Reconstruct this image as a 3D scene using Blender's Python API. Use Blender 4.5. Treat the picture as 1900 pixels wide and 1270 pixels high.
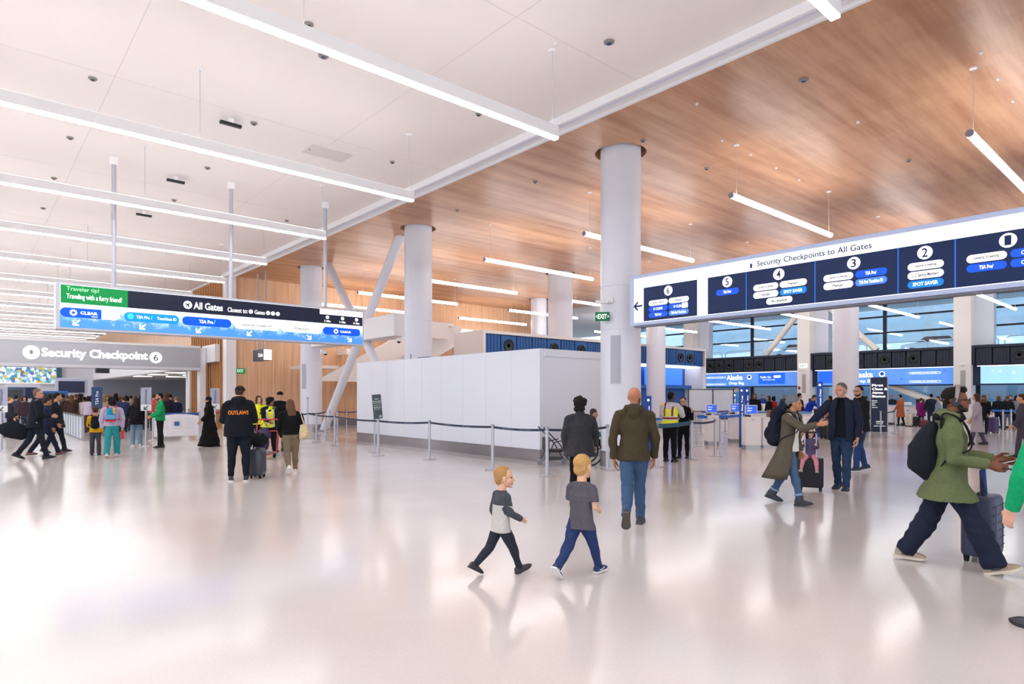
import bpy, bmesh, math, random
import numpy as np
from mathutils import Vector, Matrix
from mathutils.bvhtree import BVHTree
S = bpy.context.scene; COL = S.collection
for o in list(bpy.data.objects): bpy.data.objects.remove(o, do_unlink=True)
rnd = random.Random(7)
# ---------------------------------------------------------------- camera, world, exposure
F = 1162.0; HOR = 733.0; EYE = 1.65; PHI = math.radians(48.86)
CP, SP = math.cos(PHI), math.sin(PHI)
cd = bpy.data.cameras.new('camera'); cam = bpy.data.objects.new('camera', cd); COL.objects.link(cam)
cd.sensor_width = 36.0; cd.lens = F/1900*36; cd.shift_y = (HOR-635)/1900; cd.clip_end = 400
cam.location = (0, 0, EYE); cam.rotation_euler = (math.pi/2, 0, PHI-math.pi/2)
S.camera = cam
W = bpy.data.worlds.new('world'); S.world = W; W.use_nodes = True
bg = W.node_tree.nodes['Background']; bg.inputs[0].default_value = (0.80, 0.90, 1.0, 1); bg.inputs[1].default_value = 1.45
S.view_settings.view_transform = 'Standard'; S.view_settings.look = 'None'
S.view_settings.gamma = 1; S.view_settings.exposure = 0.0; S.view_settings.use_curve_mapping = False
BAR = 23.5      # radiance of the linear lamp diffusers
TUBE = 19.0     # radiance of the round tube lamps in the timber zone
# ---------------------------------------------------------------- helpers
def G(px, py, z=0.0):
    d = (EYE-z)*F/(py-HOR); r = (px-950)/F*d
    return (SP*r+CP*d, -CP*r+SP*d)
def onY(px, py, Y):
    a = (px-950)/F; d = Y/(SP-CP*a); return ((CP+SP*a)*d, EYE+(HOR-py)*d/F)
def onX(px, py, X):
    a = (px-950)/F; d = X/(CP+SP*a); return ((SP-CP*a)*d, EYE+(HOR-py)*d/F)
def lin(h):
    if isinstance(h, str):
        c = [int(h[i:i+2], 16)/255 for i in (0, 2, 4)]
        return tuple((v/12.92 if v <= .04045 else ((v+.055)/1.055)**2.4) for v in c)
    return h
MATS = {}
def mat(key, col='cccccc', rough=.6, metal=0, emit=0, bump=0, bscale=40, var=0, vscale=3, spec=.5, coat=0, stretch=None, col2=None):
    if key in MATS: return MATS[key]
    m = bpy.data.materials.new(key); m.use_nodes = True; nt = m.node_tree; b = nt.nodes['Principled BSDF']
    c = lin(col); b.inputs['Base Color'].default_value = (*c, 1); b.inputs['Roughness'].default_value = rough
    b.inputs['Metallic'].default_value = metal; b.inputs['Specular IOR Level'].default_value = spec
    b.inputs['Coat Weight'].default_value = coat
    if emit: b.inputs['Emission Color'].default_value = (*c, 1); b.inputs['Emission Strength'].default_value = emit
    if var or bump or col2:
        tc = nt.nodes.new('ShaderNodeTexCoord'); mp = nt.nodes.new('ShaderNodeMapping'); nt.links.new(tc.outputs['Object'], mp.inputs[0])
        if stretch: mp.inputs['Scale'].default_value = stretch
    if var or col2:
        n = nt.nodes.new('ShaderNodeTexNoise'); n.inputs['Scale'].default_value = vscale; n.inputs['Detail'].default_value = 6
        nt.links.new(mp.outputs[0], n.inputs['Vector'])
        r = nt.nodes.new('ShaderNodeValToRGB'); e = r.color_ramp.elements
        e[0].position = .3; e[1].position = .7
        c2 = lin(col2) if col2 else tuple(min(1, v*(1+var)) for v in c)
        c1 = c if col2 else tuple(v*(1-var) for v in c)
        e[0].color = (*c1, 1); e[1].color = (*c2, 1)
        nt.links.new(n.outputs[0], r.inputs[0]); nt.links.new(r.outputs[0], b.inputs['Base Color'])
        if emit: nt.links.new(r.outputs[0], b.inputs['Emission Color'])
    if bump:
        n = nt.nodes.new('ShaderNodeTexNoise'); n.inputs['Scale'].default_value = bscale; n.inputs['Detail'].default_value = 4
        nt.links.new(mp.outputs[0], n.inputs['Vector'])
        bp = nt.nodes.new('ShaderNodeBump'); bp.inputs['Strength'].default_value = bump; bp.inputs['Distance'].default_value = .02
        nt.links.new(n.outputs[0], bp.inputs['Height']); nt.links.new(bp.outputs[0], b.inputs['Normal'])
    MATS[key] = m; return m
def fabric(c, rough=.85, v=.22): return mat('fabric_'+c, c, rough, bump=.35, bscale=28, var=v*.35, vscale=40, spec=.2)
def skin(c): return mat('skin_'+c, c, .5, var=.05, vscale=20, spec=.4)
def screen(c, e=1.0): return mat('screen_%s_%s' % (c, e), c, .3, emit=e, spec=.2)
def tag(o, label=None, cat=None, group=None, kind=None):
    if label: o['label'] = label
    if cat: o['category'] = cat
    if group: o['group'] = group
    if kind: o['kind'] = kind
    return o
def thing(name, label, cat, loc=(0, 0, 0), rz=0, group=None):
    o = bpy.data.objects.new(name, None); COL.objects.link(o); o.empty_display_size = .1
    o.location = loc if len(loc) == 3 else (loc[0], loc[1], 0); o.rotation_euler = (0, 0, rz)
    return tag(o, label, cat, group)
def link(name, me, parent=None, mats=None):
    o = bpy.data.objects.new(name, me); COL.objects.link(o)
    if mats is not None:
        me.materials.clear()
        for m in (mats if isinstance(mats, (list, tuple)) else [mats]): me.materials.append(m)
    if parent is not None: o.parent = parent
    return o
def clone(root, loc=None, rz=None, label=None, group=None):
    def rec(o, par):
        c = o.copy(); COL.objects.link(c)
        if par is not None: c.parent = par
        for ch in o.children: rec(ch, c)
        return c
    r = rec(root, None)
    if loc is not None: r.location = loc if len(loc) == 3 else (loc[0], loc[1], 0)
    if rz is not None: r.rotation_euler = (0, 0, rz)
    if label: r['label'] = label
    if group: r['group'] = group
    return r
class MB:
    def __init__(s): s.v = []; s.f = []; s.m = []; s.mi = 0
    def add(s, vs, fs):
        n = len(s.v); s.v += [tuple(p) for p in vs]; s.f += [tuple(i+n for i in f) for f in fs]; s.m += [s.mi]*len(fs); return s
    def box(s, x0, x1, y0, y1, z0, z1, b=0):
        x0, x1 = min(x0, x1), max(x0, x1); y0, y1 = min(y0, y1), max(y0, y1); z0, z1 = min(z0, z1), max(z0, z1)
        if b:   # bevelled box via bmesh
            bm = bmesh.new(); bmesh.ops.create_cube(bm, size=1)
            for v in bm.verts: v.co = ((x0+x1)/2+v.co.x*(x1-x0), (y0+y1)/2+v.co.y*(y1-y0), (z0+z1)/2+v.co.z*(z1-z0))
            bmesh.ops.bevel(bm, geom=bm.edges[:]+bm.verts[:], offset=b, segments=3, affect='EDGES', profile=.5)
            bm.verts.index_update(); s.add([v.co[:] for v in bm.verts], [[v.index for v in f.verts] for f in bm.faces]); bm.free(); return s
        return s.add([(x0,y0,z0),(x1,y0,z0),(x1,y1,z0),(x0,y1,z0),(x0,y0,z1),(x1,y0,z1),(x1,y1,z1),(x0,y1,z1)],
              [(0,3,2,1),(4,5,6,7),(0,1,5,4),(1,2,6,5),(2,3,7,6),(3,0,4,7)])
    def lathe(s, prof, c=(0, 0, 0), n=24):      # profile [(r,z)..]
        vs = []; fs = []
        for r, z in prof:
            for i in range(n): t = 2*math.pi*i/n; vs.append((c[0]+r*math.cos(t), c[1]+r*math.sin(t), c[2]+z))
        for j in range(len(prof)-1):
            for i in range(n): fs.append((j*n+i, j*n+(i+1) % n, (j+1)*n+(i+1) % n, (j+1)*n+i))
        fs.append(tuple(range(n))[::-1]); fs.append(tuple((len(prof)-1)*n+i for i in range(n)))
        return s.add(vs, fs)
    def tube(s, pts, r, n=10, side=(0, 1, 0), cap=True):   # r: float | list of float | list of (side, other)
        P = [Vector(p) for p in pts]; k = len(P)
        if not isinstance(r, (list, tuple)): r = [r]*k
        vs = []; fs = []; side = Vector(side); last = None
        for i in range(k):
            t = (P[min(i+1, k-1)]-P[max(i-1, 0)]).normalized()
            a = side-t*side.dot(t)
            if a.length < .15: a = (last-t*last.dot(t)) if last is not None else Vector((1, 0, .3))-t*Vector((1, 0, .3)).dot(t)
            a.normalize(); b = t.cross(a); last = a
            ra, rb = r[i] if isinstance(r[i], (list, tuple)) else (r[i], r[i])
            for j in range(n): w = 2*math.pi*j/n; vs.append(P[i]+a*(ra*math.cos(w))+b*(rb*math.sin(w)))
        for i in range(k-1):
            for j in range(n): fs.append((i*n+j, i*n+(j+1) % n, (i+1)*n+(j+1) % n, (i+1)*n+j))
        if cap: fs.append(tuple(range(n))[::-1]); fs.append(tuple((k-1)*n+j for j in range(n)))
        return s.add(vs, fs)
    def ell(s, c, r, R=None, n=14):
        vs = []; fs = []; m = n//2; c = Vector(c)
        if not isinstance(r, (list, tuple)): r = (r, r, r)
        for i in range(1, m):
            p = math.pi*i/m
            for j in range(n):
                q = 2*math.pi*j/n; v = Vector((r[0]*math.sin(p)*math.cos(q), r[1]*math.sin(p)*math.sin(q), r[2]*math.cos(p)))
                vs.append(c+(R@v if R is not None else v))
        for i in range(m-2):
            for j in range(n): fs.append((i*n+j, (i+1)*n+j, (i+1)*n+(j+1) % n, i*n+(j+1) % n))
        for sgn, base in ((1, 0), (-1, (m-2)*n)):
            v = Vector((0, 0, sgn*r[2])); vs.append(c+(R@v if R is not None else v)); k = len(vs)-1
            for j in range(n):
                a, b = base+j, base+(j+1) % n
                fs.append((a, b, k) if sgn > 0 else (b, a, k))
        return s.add(vs, fs)
    def prism(s, poly, z0, z1, axis='z'):       # extrude a 2D polygon; axis y: poly in (x,z); axis x: poly in (y,z)
        n = len(poly)
        def q(p, h): return {'z': (p[0], p[1], h), 'y': (p[0], h, p[1]), 'x': (h, p[0], p[1])}[axis]
        vs = [q(p, z0) for p in poly]+[q(p, z1) for p in poly]
        fs = [tuple(range(n))[::-1], tuple(range(n, 2*n))]+[(i, (i+1) % n, (i+1) % n+n, i+n) for i in range(n)]
        return s.add(vs, fs)
    def mesh(s, name, smooth=False):
        me = bpy.data.meshes.new(name); me.from_pydata([tuple(v) for v in s.v], [], s.f)
        if any(s.m): me.polygons.foreach_set('material_index', s.m)
        bm = bmesh.new(); bm.from_mesh(me); bmesh.ops.recalc_face_normals(bm, faces=bm.faces); bm.to_mesh(me); bm.free()
        if smooth:
            me.polygons.foreach_set('use_smooth', [True]*len(me.polygons))
            if smooth != 2 and hasattr(me, 'set_sharp_from_angle'): me.set_sharp_from_angle(angle=math.radians(40))
        me.update(); return me
    def out(s, name, m, parent=None, smooth=False): return link(name, s.mesh(name, smooth), parent, m)
def struct(name, mb, m, smooth=False): return tag(mb.out(name, m, None, smooth), kind='structure')
def blob(name, mb, vox, m, parent, sm=3, wr=0, wf=18, flat=None):
    """union of overlapping closed shapes -> one continuous skin"""
    me = mb.mesh(name); o = bpy.data.objects.new(name, me); COL.objects.link(o)
    r = o.modifiers.new('r', 'REMESH'); r.mode = 'VOXEL'; r.voxel_size = vox
    if sm: q = o.modifiers.new('s', 'SMOOTH'); q.factor = .5; q.iterations = sm
    dg = bpy.context.evaluated_depsgraph_get(); me2 = bpy.data.meshes.new_from_object(o.evaluated_get(dg))
    bpy.data.objects.remove(o, do_unlink=True); bpy.data.meshes.remove(me); me2.name = name
    n = len(me2.vertices)
    if wr and n:
        co = np.empty(n*3, 'f'); me2.vertices.foreach_get('co', co); co = co.reshape(-1, 3)
        no = np.empty(n*3, 'f'); me2.vertices.foreach_get('normal', no); no = no.reshape(-1, 3)
        q = np.random.RandomState(len(name)+n % 97); h = np.zeros(n)
        warp = co+.03*np.sin(co[:, [2, 0, 1]]*11+q.rand(3)*6)
        for i in range(6):
            k = q.randn(3); k /= np.linalg.norm(k); k[2] *= 1.4; fr = wf*(1+.6*i); h += np.sin(warp@(k*fr)+q.rand()*6.3)/(1+.5*i)
        co = co+no*(h[:, None]*wr*.5); me2.vertices.foreach_set('co', co.astype('f').ravel())
    me2.polygons.foreach_set('use_smooth', [True]*len(me2.polygons)); me2.update()
    return link(name, me2, parent, m)
def spl(P, k=4):
    P = [Vector(p) for p in P]; o = []
    for i in range(len(P)-1):
        a, b, c, d = P[max(i-1, 0)], P[i], P[i+1], P[min(i+2, len(P)-1)]
        for j in range(k):
            t = j/k; o.append(.5*((2*b)+(c-a)*t+(2*a-5*b+4*c-d)*t*t+(3*b-a-3*c+d)*t*t*t))
    return o+[P[-1]]
_tx = {}
def text_mesh(s, bold=0):
    if (s, bold) in _tx: return _tx[(s, bold)]
    c = bpy.data.curves.new('t', 'FONT'); c.body = s; c.size = 1; c.resolution_u = 3; c.offset = bold; c.align_x = 'LEFT'
    o = bpy.data.objects.new('t', c); COL.objects.link(o)
    dg = bpy.context.evaluated_depsgraph_get(); me = bpy.data.meshes.new_from_object(o.evaluated_get(dg))
    v = [tuple(x.co[:2]) for x in me.vertices]; f = [tuple(p.vertices) for p in me.polygons]
    bpy.data.objects.remove(o, do_unlink=True); bpy.data.curves.remove(c); bpy.data.meshes.remove(me)
    _tx[(s, bold)] = (v, f); return v, f
def text(s, x0, x1, z0, z1, y, m, parent, name='lettering', bold=0.01, keep=False):
    """text filling the box, on a plane facing -y"""
    v, f = text_mesh(s, bold)
    if not v: return None
    ax, bx = min(p[0] for p in v), max(p[0] for p in v); az, bz = min(p[1] for p in v), max(p[1] for p in v)
    kx = (x1-x0)/(bx-ax); kz = (z1-z0)/(bz-az)
    if keep: kx = kz = min(kx, kz)
    ox = (x0+x1)/2-kx*(ax+bx)/2; oz = (z0+z1)/2-kz*(az+bz)/2
    me = bpy.data.meshes.new(name); me.from_pydata([(ox+kx*p[0], y, oz+kz*p[1]) for p in v], [], f)
    return link(name, me, parent, m)
def rrpoly(x0, x1, z0, z1, r, n=7):
    r = min(r, (x1-x0)/2, (z1-z0)/2); P = []
    for cx, cz, a in ((x1-r, z0+r, -90), (x1-r, z1-r, 0), (x0+r, z1-r, 90), (x0+r, z0+r, 180)):
        for i in range(n+1): t = math.radians(a+90*i/n); P.append((cx+r*math.cos(t), cz+r*math.sin(t)))
    return P
def plate(name, x0, x1, z0, z1, y, m, parent, r=0, th=.006):
    b = MB()
    if r: b.prism(rrpoly(x0, x1, z0, z1, r), y-th, y, 'y')
    else: b.box(x0, x1, y-th, y, z0, z1)
    return b.out(name, m, parent)
def disc(name, cx, cz, r, y, m, parent, th=.006, n=24):
    return MB().prism([(cx+r*math.cos(6.2832*i/n), cz+r*math.sin(6.2832*i/n)) for i in range(n)], y-th, y, 'y').out(name, m, parent)
def arrow(cx, cz, s, ang, y, m, parent):
    b = MB(); ca, sa = math.cos(ang), math.sin(ang); t = .09*s
    def seg(p, q):
        d = Vector((q[0]-p[0], q[1]-p[1])).normalized(); nx, nz = -d.y*t, d.x*t
        P = [(p[0]+nx, p[1]+nz), (q[0]+nx, q[1]+nz), (q[0]-nx, q[1]-nz), (p[0]-nx, p[1]-nz)]
        b.prism([(cx+u*ca-w*sa, cz+u*sa+w*ca) for u, w in P], y-.004, y, 'y')
    seg((-s*.5, 0), (s*.5, 0)); seg((s*.05, s*.42), (s*.5, 0)); seg((s*.05, -s*.42), (s*.5, 0))
    return b.out('arrow', m, parent)
WHITE = mat('white_paint', 'f2f1f3', .45, spec=.4); OFFW = mat('off_white', 'ece8e6', .5)
STEEL = mat('brushed_steel', 'b4b2b4', .32, metal=.85, bump=.05, bscale=200); GREYP = mat('grey_metal', '9a9ca4', .45, metal=.3)
BLACK = mat('black_plastic', '17181c', .45); DARKG = mat('dark_grey', '3a3d45', .5); RUB = mat('rubber', '101012', .8)
NAVY = mat('navy_panel', '132347', .5)
# ---------------------------------------------------------------- setting
CZ = 7.3
def floor_material():
    m = mat('terrazzo_floor', 'dcd8d6', .13, spec=.55); nt = m.node_tree; b = nt.nodes['Principled BSDF']
    tc = nt.nodes.new('ShaderNodeTexCoord')
    n1 = nt.nodes.new('ShaderNodeTexNoise'); n1.inputs['Scale'].default_value = .35; n1.inputs['Detail'].default_value = 5
    n2 = nt.nodes.new('ShaderNodeTexNoise'); n2.inputs['Scale'].default_value = 45; n2.inputs['Detail'].default_value = 3
    for n in (n1, n2): nt.links.new(tc.outputs['Object'], n.inputs['Vector'])
    mx = nt.nodes.new('ShaderNodeMix'); mx.data_type = 'FLOAT'; mx.inputs[0].default_value = .3
    nt.links.new(n1.outputs[0], mx.inputs[2]); nt.links.new(n2.outputs[0], mx.inputs[3])
    r = nt.nodes.new('ShaderNodeValToRGB'); r.color_ramp.elements[0].position = .35; r.color_ramp.elements[1].position = .65
    r.color_ramp.elements[0].color = (*lin('cfc8c5'), 1); r.color_ramp.elements[1].color = (*lin('dcd6d3'), 1)
    nt.links.new(mx.outputs[0], r.inputs[0]); nt.links.new(r.outputs[0], b.inputs['Base Color'])
    rr = nt.nodes.new('ShaderNodeMapRange'); rr.inputs[3].default_value = .10; rr.inputs[4].default_value = .2
    nt.links.new(n1.outputs[0], rr.inputs[0]); nt.links.new(rr.outputs[0], b.inputs['Roughness'])
    return m
struct('floor', MB().box(-26, 46, -16, 82, -.2, 0), floor_material())
ft = mat('grey_terrazzo', 'b9b2b0', .14, var=.06, vscale=2)
struct('trim_1', MB().prism([(9.0, 31.1), (9.3, 24), (9.8, 19.5), (9.9, 15), (9.95, 10.9), (10.6, 10.2), (10.95, 10.2), (10.95, 31.1)][::-1], 0, .003), ft)
def wood_material(key, c1, c2, ang, sx, sy, groove=0, plankrot=0, rough=.38):
    m = mat(key, c1, rough, spec=.4); nt = m.node_tree; b = nt.nodes['Principled BSDF']
    tc = nt.nodes.new('ShaderNodeTexCoord'); mp = nt.nodes.new('ShaderNodeMapping'); mp.inputs['Rotation'].default_value = (0, 0, ang)
    mp.inputs['Scale'].default_value = (sx, sy, sy); nt.links.new(tc.outputs['Object'], mp.inputs[0])
    n = nt.nodes.new('ShaderNodeTexNoise'); n.inputs['Scale'].default_value = 1; n.inputs['Detail'].default_value = 8; n.inputs['Roughness'].default_value = .6
    nt.links.new(mp.outputs[0], n.inputs['Vector'])
    br = nt.nodes.new('ShaderNodeTexBrick'); br.inputs['Color1'].default_value = (.35, .35, .35, 1); br.inputs['Color2'].default_value = (.65, .65, .65, 1)
    br.inputs['Mortar'].default_value = (.25, .25, .25, 1); br.inputs['Mortar Size'].default_value = .002 if not groove else .006
    br.inputs['Scale'].default_value = 1; br.inputs['Brick Width'].default_value = 2.4; br.inputs['Row Height'].default_value = .3 if not groove else .12
    mp2 = nt.nodes.new('ShaderNodeMapping'); mp2.inputs['Rotation'].default_value = (0, plankrot, ang) if not plankrot else (math.pi/2, 0, math.pi/2)
    if plankrot: mp2.inputs['Rotation'].default_value = (0, math.pi/2, math.pi/2)
    nt.links.new(tc.outputs['Object'], mp2.inputs[0]); nt.links.new(mp2.outputs[0], br.inputs['Vector'])
    mx = nt.nodes.new('ShaderNodeMix'); mx.data_type = 'RGBA'; mx.inputs[0].default_value = .12
    nt.links.new(n.outputs[0], mx.inputs[6]); nt.links.new(br.outputs[0], mx.inputs[7])
    r = nt.nodes.new('ShaderNodeValToRGB'); e = r.color_ramp.elements; e[0].position = .36; e[1].position = .62
    e[0].color = (*lin(c1), 1); e[1].color = (*lin(c2), 1)
    nt.links.new(mx.outputs[2], r.inputs[0]); nt.links.new(r.outputs[0], b.inputs['Base Color'])
    return m
WOODC = wood_material('timber_ceiling', 'b07c5a', 'd4a683', math.radians(90), .22, 2.6)
WOODW = mat('timber_wall', 'd8a880', .45, col2='edc5a0', vscale=1.5, stretch=(7, 7, .25), bump=.3, bscale=4)
WOODF = mat('timber_fin', 'cb935f', .5, var=.12, vscale=2, stretch=(6, 6, .4))
CEILM = mat('ceiling_white', 'f6efec', .55, var=.015, vscale=.4)
cols = [(11.55, 9.36, .467), (11.6, 18.12, .467), (11.6, 26.85, .467), (25.6, 26.9, .467), (25.95, 18.8, .467), (26.3, 10.0, .467), (20.9, 20.5, .57)]
# white ceiling with shadow-gap joints, timber ceiling with round openings for the columns
cl = MB().box(-26, 9.15, -16, 82, CZ, CZ+.3)
struct('ceiling', cl, CEILM)
jm = mat('ceiling_joint', 'dfd9d5', .7)
b = MB()
for y in range(-12, 82, 6): b.box(-26, 9.1, y+1, y+1.012, CZ-.002, CZ)
for x in (-22, -14, -6, 2, 6.2): b.box(x, x+.012, -16, 82, CZ-.002, CZ)
struct('trim_2', b, jm)
bm = bmesh.new()
outer = [bm.verts.new(p) for p in ((9.5, -16, CZ), (30, -16, CZ), (30, 31.4, CZ), (9.5, 31.4, CZ))]
ed = [bm.edges.new((outer[i], outer[(i+1) % 4])) for i in range(4)]
for cx, cy, r in cols:
    ring = [bm.verts.new((cx+(r+.13)*math.cos(6.2832*i/40), cy+(r+.13)*math.sin(6.2832*i/40), CZ)) for i in range(40)]
    ed += [bm.edges.new((ring[i], ring[(i+1) % 40])) for i in range(40)]
bmesh.ops.triangle_fill(bm, edges=ed, use_beauty=True)
ex = bmesh.ops.extrude_face_region(bm, geom=bm.faces[:])
for v in ex['geom']:
    if isinstance(v, bmesh.types.BMVert): v.co.z += .25
bmesh.ops.recalc_face_normals(bm, faces=bm.faces)
me = bpy.data.meshes.new('ceiling'); bm.to_mesh(me); bm.free()
tag(link('ceiling', me, None, WOODC), kind='structure')
struct('ceiling', MB().box(9.4, 46, -16, 82, CZ+.9, CZ+1.0), mat('plenum_black', '0c0b0b', .9))
struct('ceiling', MB().box(30, 46, -16, 60, CZ, CZ+.25), mat('ceiling_far_white', 'e6e6ea', .5))
struct('ceiling', MB().box(9.4, 30, 31.4, 60, CZ, CZ+.25), CEILM)
# edge beam between the two ceilings: two steps and a pale channel
b = MB(); b.box(9.08, 9.5, -16, 31.2, CZ-.1, CZ+.3); b.box(9.08, 9.14, -16, 31.2, CZ-.16, CZ-.1); b.box(9.44, 9.5, -16, 31.2, CZ-.16, CZ-.1)
struct('trim_3', b, WHITE)
struct('trim_4', MB().box(9.17, 9.3, -16, 31.2, CZ-.115, CZ-.1), mat('channel_pale', 'dfe4f4', .5))
# timber end wall and white pier at its corner
struct('wall_back', MB().box(9.7, 30.2, 31.2, 31.45, 0, CZ), WOODW)
struct('baseboard_back', MB().box(9.7, 30.2, 31.17, 31.2, 0, .35), STEEL)
struct('trim_5', MB().box(9.25, 9.7, 31.0, 31.5, 0, CZ), WHITE)
struct('wall_far_left', MB().box(9.75, 9.95, 31.5, 37.6, 0, CZ), WOODW)
struct('wall_far_left', MB().box(9.75, 9.95, 37.6, 82, 4.3, CZ), WOODW)
struct('trim_6', MB().box(9.3, 9.95, 37.6, 82, 3.1, 4.3).box(9.3, 9.95, 37.6, 37.9, 0, 3.1), WHITE)
# vertical timber fins on the side wall
for i in range(14):
    y = 31.75+i*.42
    tag(MB().box(9.3, 9.75, y, y+.07, .02, CZ-.0, 0).out('timber_fin', WOODF), 'vertical timber fin on the side wall beside the checkpoint opening', 'wall fin', 'timber fins beside the checkpoint')
# projecting white box in front of fins
tag(MB().box(9.05, 9.29, 32.1, 34.2, 3.25, 4.1, .01).out('bulkhead_box', WHITE), 'white boxed bulkhead fixed across the timber fins', 'bulkhead')
# far security hall
struct('wall_far', MB().box(-26, 9.3, 72, 72.2, 0, CZ), mat('far_wall', 'dcdde6', .6))
struct('wall_side_room', MB().box(24, 24.2, 31.5, 82, 0, CZ), mat('room_wall', 'cfced8', .6))
struct('ceiling', MB().box(9.95, 24, 37.6, 82, 3.35, 3.5), OFFW)
struct('wall_room_end', MB().box(9.95, 24, 82, 82.2, 0, 3.5), mat('room_wall'))  # added end wall, keeps sky light out of the side room
struct('wall_room_front', MB().box(9.95, 24, 37.6, 37.7, 0, 3.35), WHITE)
# round columns
for i, (cx, cy, r) in enumerate(cols):
    z0 = 4.22 if i == 6 else 0
    lab = ['white round column at the left end of the checkpoint directory sign', 'white round column behind the white enclosure, beside the long all-gates sign', 'white round column nearest the timber wall, second from the left',
           'slim far white column beyond the blue-panelled housing, in front of the timber wall', 'white round column right behind the two staff by the belt queue', 'white round column in front of the drop-bag counters, behind the two walking men', 'white column rising above the blue-panelled housing'][i]
    t = thing('column', lab, 'column', (cx, cy, z0))
    cc = mat('column_white', 'e4e7f3', .4)
    H = CZ+.6-z0
    b = MB(); zz = [0.34, 3.1, 3.13, 4.1, 4.13] if z0 == 0 else [0]
    prof = [(r, zz[0])]
    if z0 == 0:
        for z in (3.12, 4.12): prof += [(r, z), (r-.012, z+.004), (r-.012, z+.022), (r, z+.026)]
    prof += [(r, H)]
    b.lathe(prof, n=48).out('shaft', cc, t, True)
    if z0 == 0: MB().lathe([(r+.02, 0), (r+.02, .33), (r, .35)], n=40).out('base_skirt', STEEL, t, True)
    if i in (0, 2):
        q = MB()
        for k in range(-4, 4):
            a0 = (math.radians(205)+k*.06); a1 = a0+.06; R0 = r+.012
            q.add([(R0*math.cos(a0), R0*math.sin(a0), 1.9), (R0*math.cos(a1), R0*math.sin(a1), 1.9), (R0*math.cos(a1), R0*math.sin(a1), 3.0), (R0*math.cos(a0), R0*math.sin(a0), 3.0)], [(0, 1, 2, 3)])
        q.out('access_panel', mat('panel_grey', 'b6b8c8', .5), t)
# crossed tubular braces and box beam between the two left columns: one welded frame
t = thing('crossed_brace', 'white crossed tubular bracing with box beam between the two left columns', 'brace', (11.7, 22.4, 0))
for p, q in (((0, -3.0, CZ+.1), (0, 3.4, .1)), ((0, 3.1, CZ+.1), (0, -1.75, 2.3))):
    MB().tube([p, q], .17, 24, (1, 0, 0)).out('tube', mat('column_white'), t, True)
MB().tube([(-.35, -.05, 4.78), (.35, -.05, 4.78)], .24, 20, (0, 0, 1)).out('joint', WHITE, t, True)
MB().box(-.4, .4, -3.2, 3.8, 3.72, 4.5, .01).out('box_beam', WHITE, t)
MB().lathe([(.3, 0), (.3, .04), (.19, .14)], (0, 3.4, 0), 20).out('foot_plate', STEEL, t, True)
# white enclosure
ENC = mat('enclosure_white', 'e9edf8', .35)
t = thing('white_enclosure', 'large white partition enclosure with steel kickplate behind the belt barriers', 'enclosure', (10.6, 11.1, 0))
b = MB(); b.box(0, .14, 0, 9.5, .3, 2.79, .006); b.out('long_panel_wall', ENC, t)
b = MB(); b.box(.14, 3.1, 0, .14, .3, 2.79); b.out('short_panel_wall', ENC, t)
MB().box(.16, 3.1, -.03, 0, 2.6, 2.67).out('fascia_lip', ENC, t)
b = MB()
for k in range(1, 9): b.box(-.004, 0, k*1.05, k*1.05+.006, .3, 2.79)
b.out('panel_joints', mat('joint_grey', 'dcdfea', .6), t)
MB().box(-.012, .14, -.012, 9.5, 0, .3).box(.14, 3.1, -.012, .1, 0, .3).out('kickplate', mat('kick_steel', 'a09a9c', .22, metal=.9, var=.08, vscale=.8), t)
MB().box(-.015, 0, 6.35, 6.47, .38, .56, .004).out('power_outlet', WHITE, t)
MB().tube([(.07, 6.0, 2.79), (.07, 6.0, 2.95)], .012).box(.0, .14, 4.9, 5.5, 2.79, 2.81).out('top_bracket', DARKG, t)
# blue-panelled housing with round loudspeakers
def housing(name, label, loc, rz, L, D, z0, z1, n, spk, frame_m, panel_m, frame=.1, sides=True):
    t = thing(name, label, 'counter housing', loc, rz)
    b = MB(); b.box(0, L, 0, D, z1-frame, z1); b.box(0, frame, 0, D, z0, z1-frame); b.box(L-frame, L, 0, D, z0, z1-frame); b.box(frame, L-frame, .35, D, z0, z1-frame)
    b.out('frame', frame_m, t)
    w = (L-2*frame)/n
    for k in range(n):
        x = frame+k*w; q = MB(); q.box(x+.03, x+w-.03, .12, .345, z0+.02, z1-frame-.02)
        if k not in spk:
            for j in range(1, 5): q.box(x+.03+j*(w-.06)/5, x+.045+j*(w-.06)/5, .1, .12, z0+.02, z1-frame-.02)
        p = q.out('panel', panel_m, t)
        if k in spk:
            c = (x+w/2, .12, (z0+z1-frame)/2); R = min(.27, w*.4)
            s = MB(); N = 24
            for r0, y in ((R, -.03), (R*.9, -.05), (R*.8, -.02), (R*.4, .04), (.01, .03)): pass
            prof = [(R, 0), (R, .04), (R*.86, .05), (R*.8, .02), (R*.3, -.0)]
            vs = []; fs = []
            for r_, h in prof:
                for i in range(N): a = 6.2832*i/N; vs.append((c[0]+r_*math.cos(a), c[1]-h, c[2]+r_*math.sin(a)))
            for j in range(len(prof)-1):
                for i in range(N): fs.append((j*N+i, j*N+(i+1) % N, (j+1)*N+(i+1) % N, (j+1)*N+i))
            fs.append(tuple(4*N+i for i in range(N)))
            s.add(vs, fs).out('loudspeaker', mat('speaker_black', '0d1118', .35), p, True)
    return t
bluep = mat('blue_panel', '2a5a98', .4, metal=.3); darkp = mat('dark_panel', '242b3a', .45, metal=.2)
t = housing('counter_housing', 'white-framed housing with blue panels and round loudspeakers above the white enclosure', (15.6, 19.6, 0), 0, 16.2, 2.0, 3.25, 4.25, 18, (1, 4, 6, 8, 12, 15, 16), OFFW, bluep, .12)
MB().box(0, .12, .0, 2, 0, 3.25).out('end_wall', OFFW, t); MB().box(15.9, 16.2, 0, 2.0, 0, 3.25).out('end_wall', OFFW, t)
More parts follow.
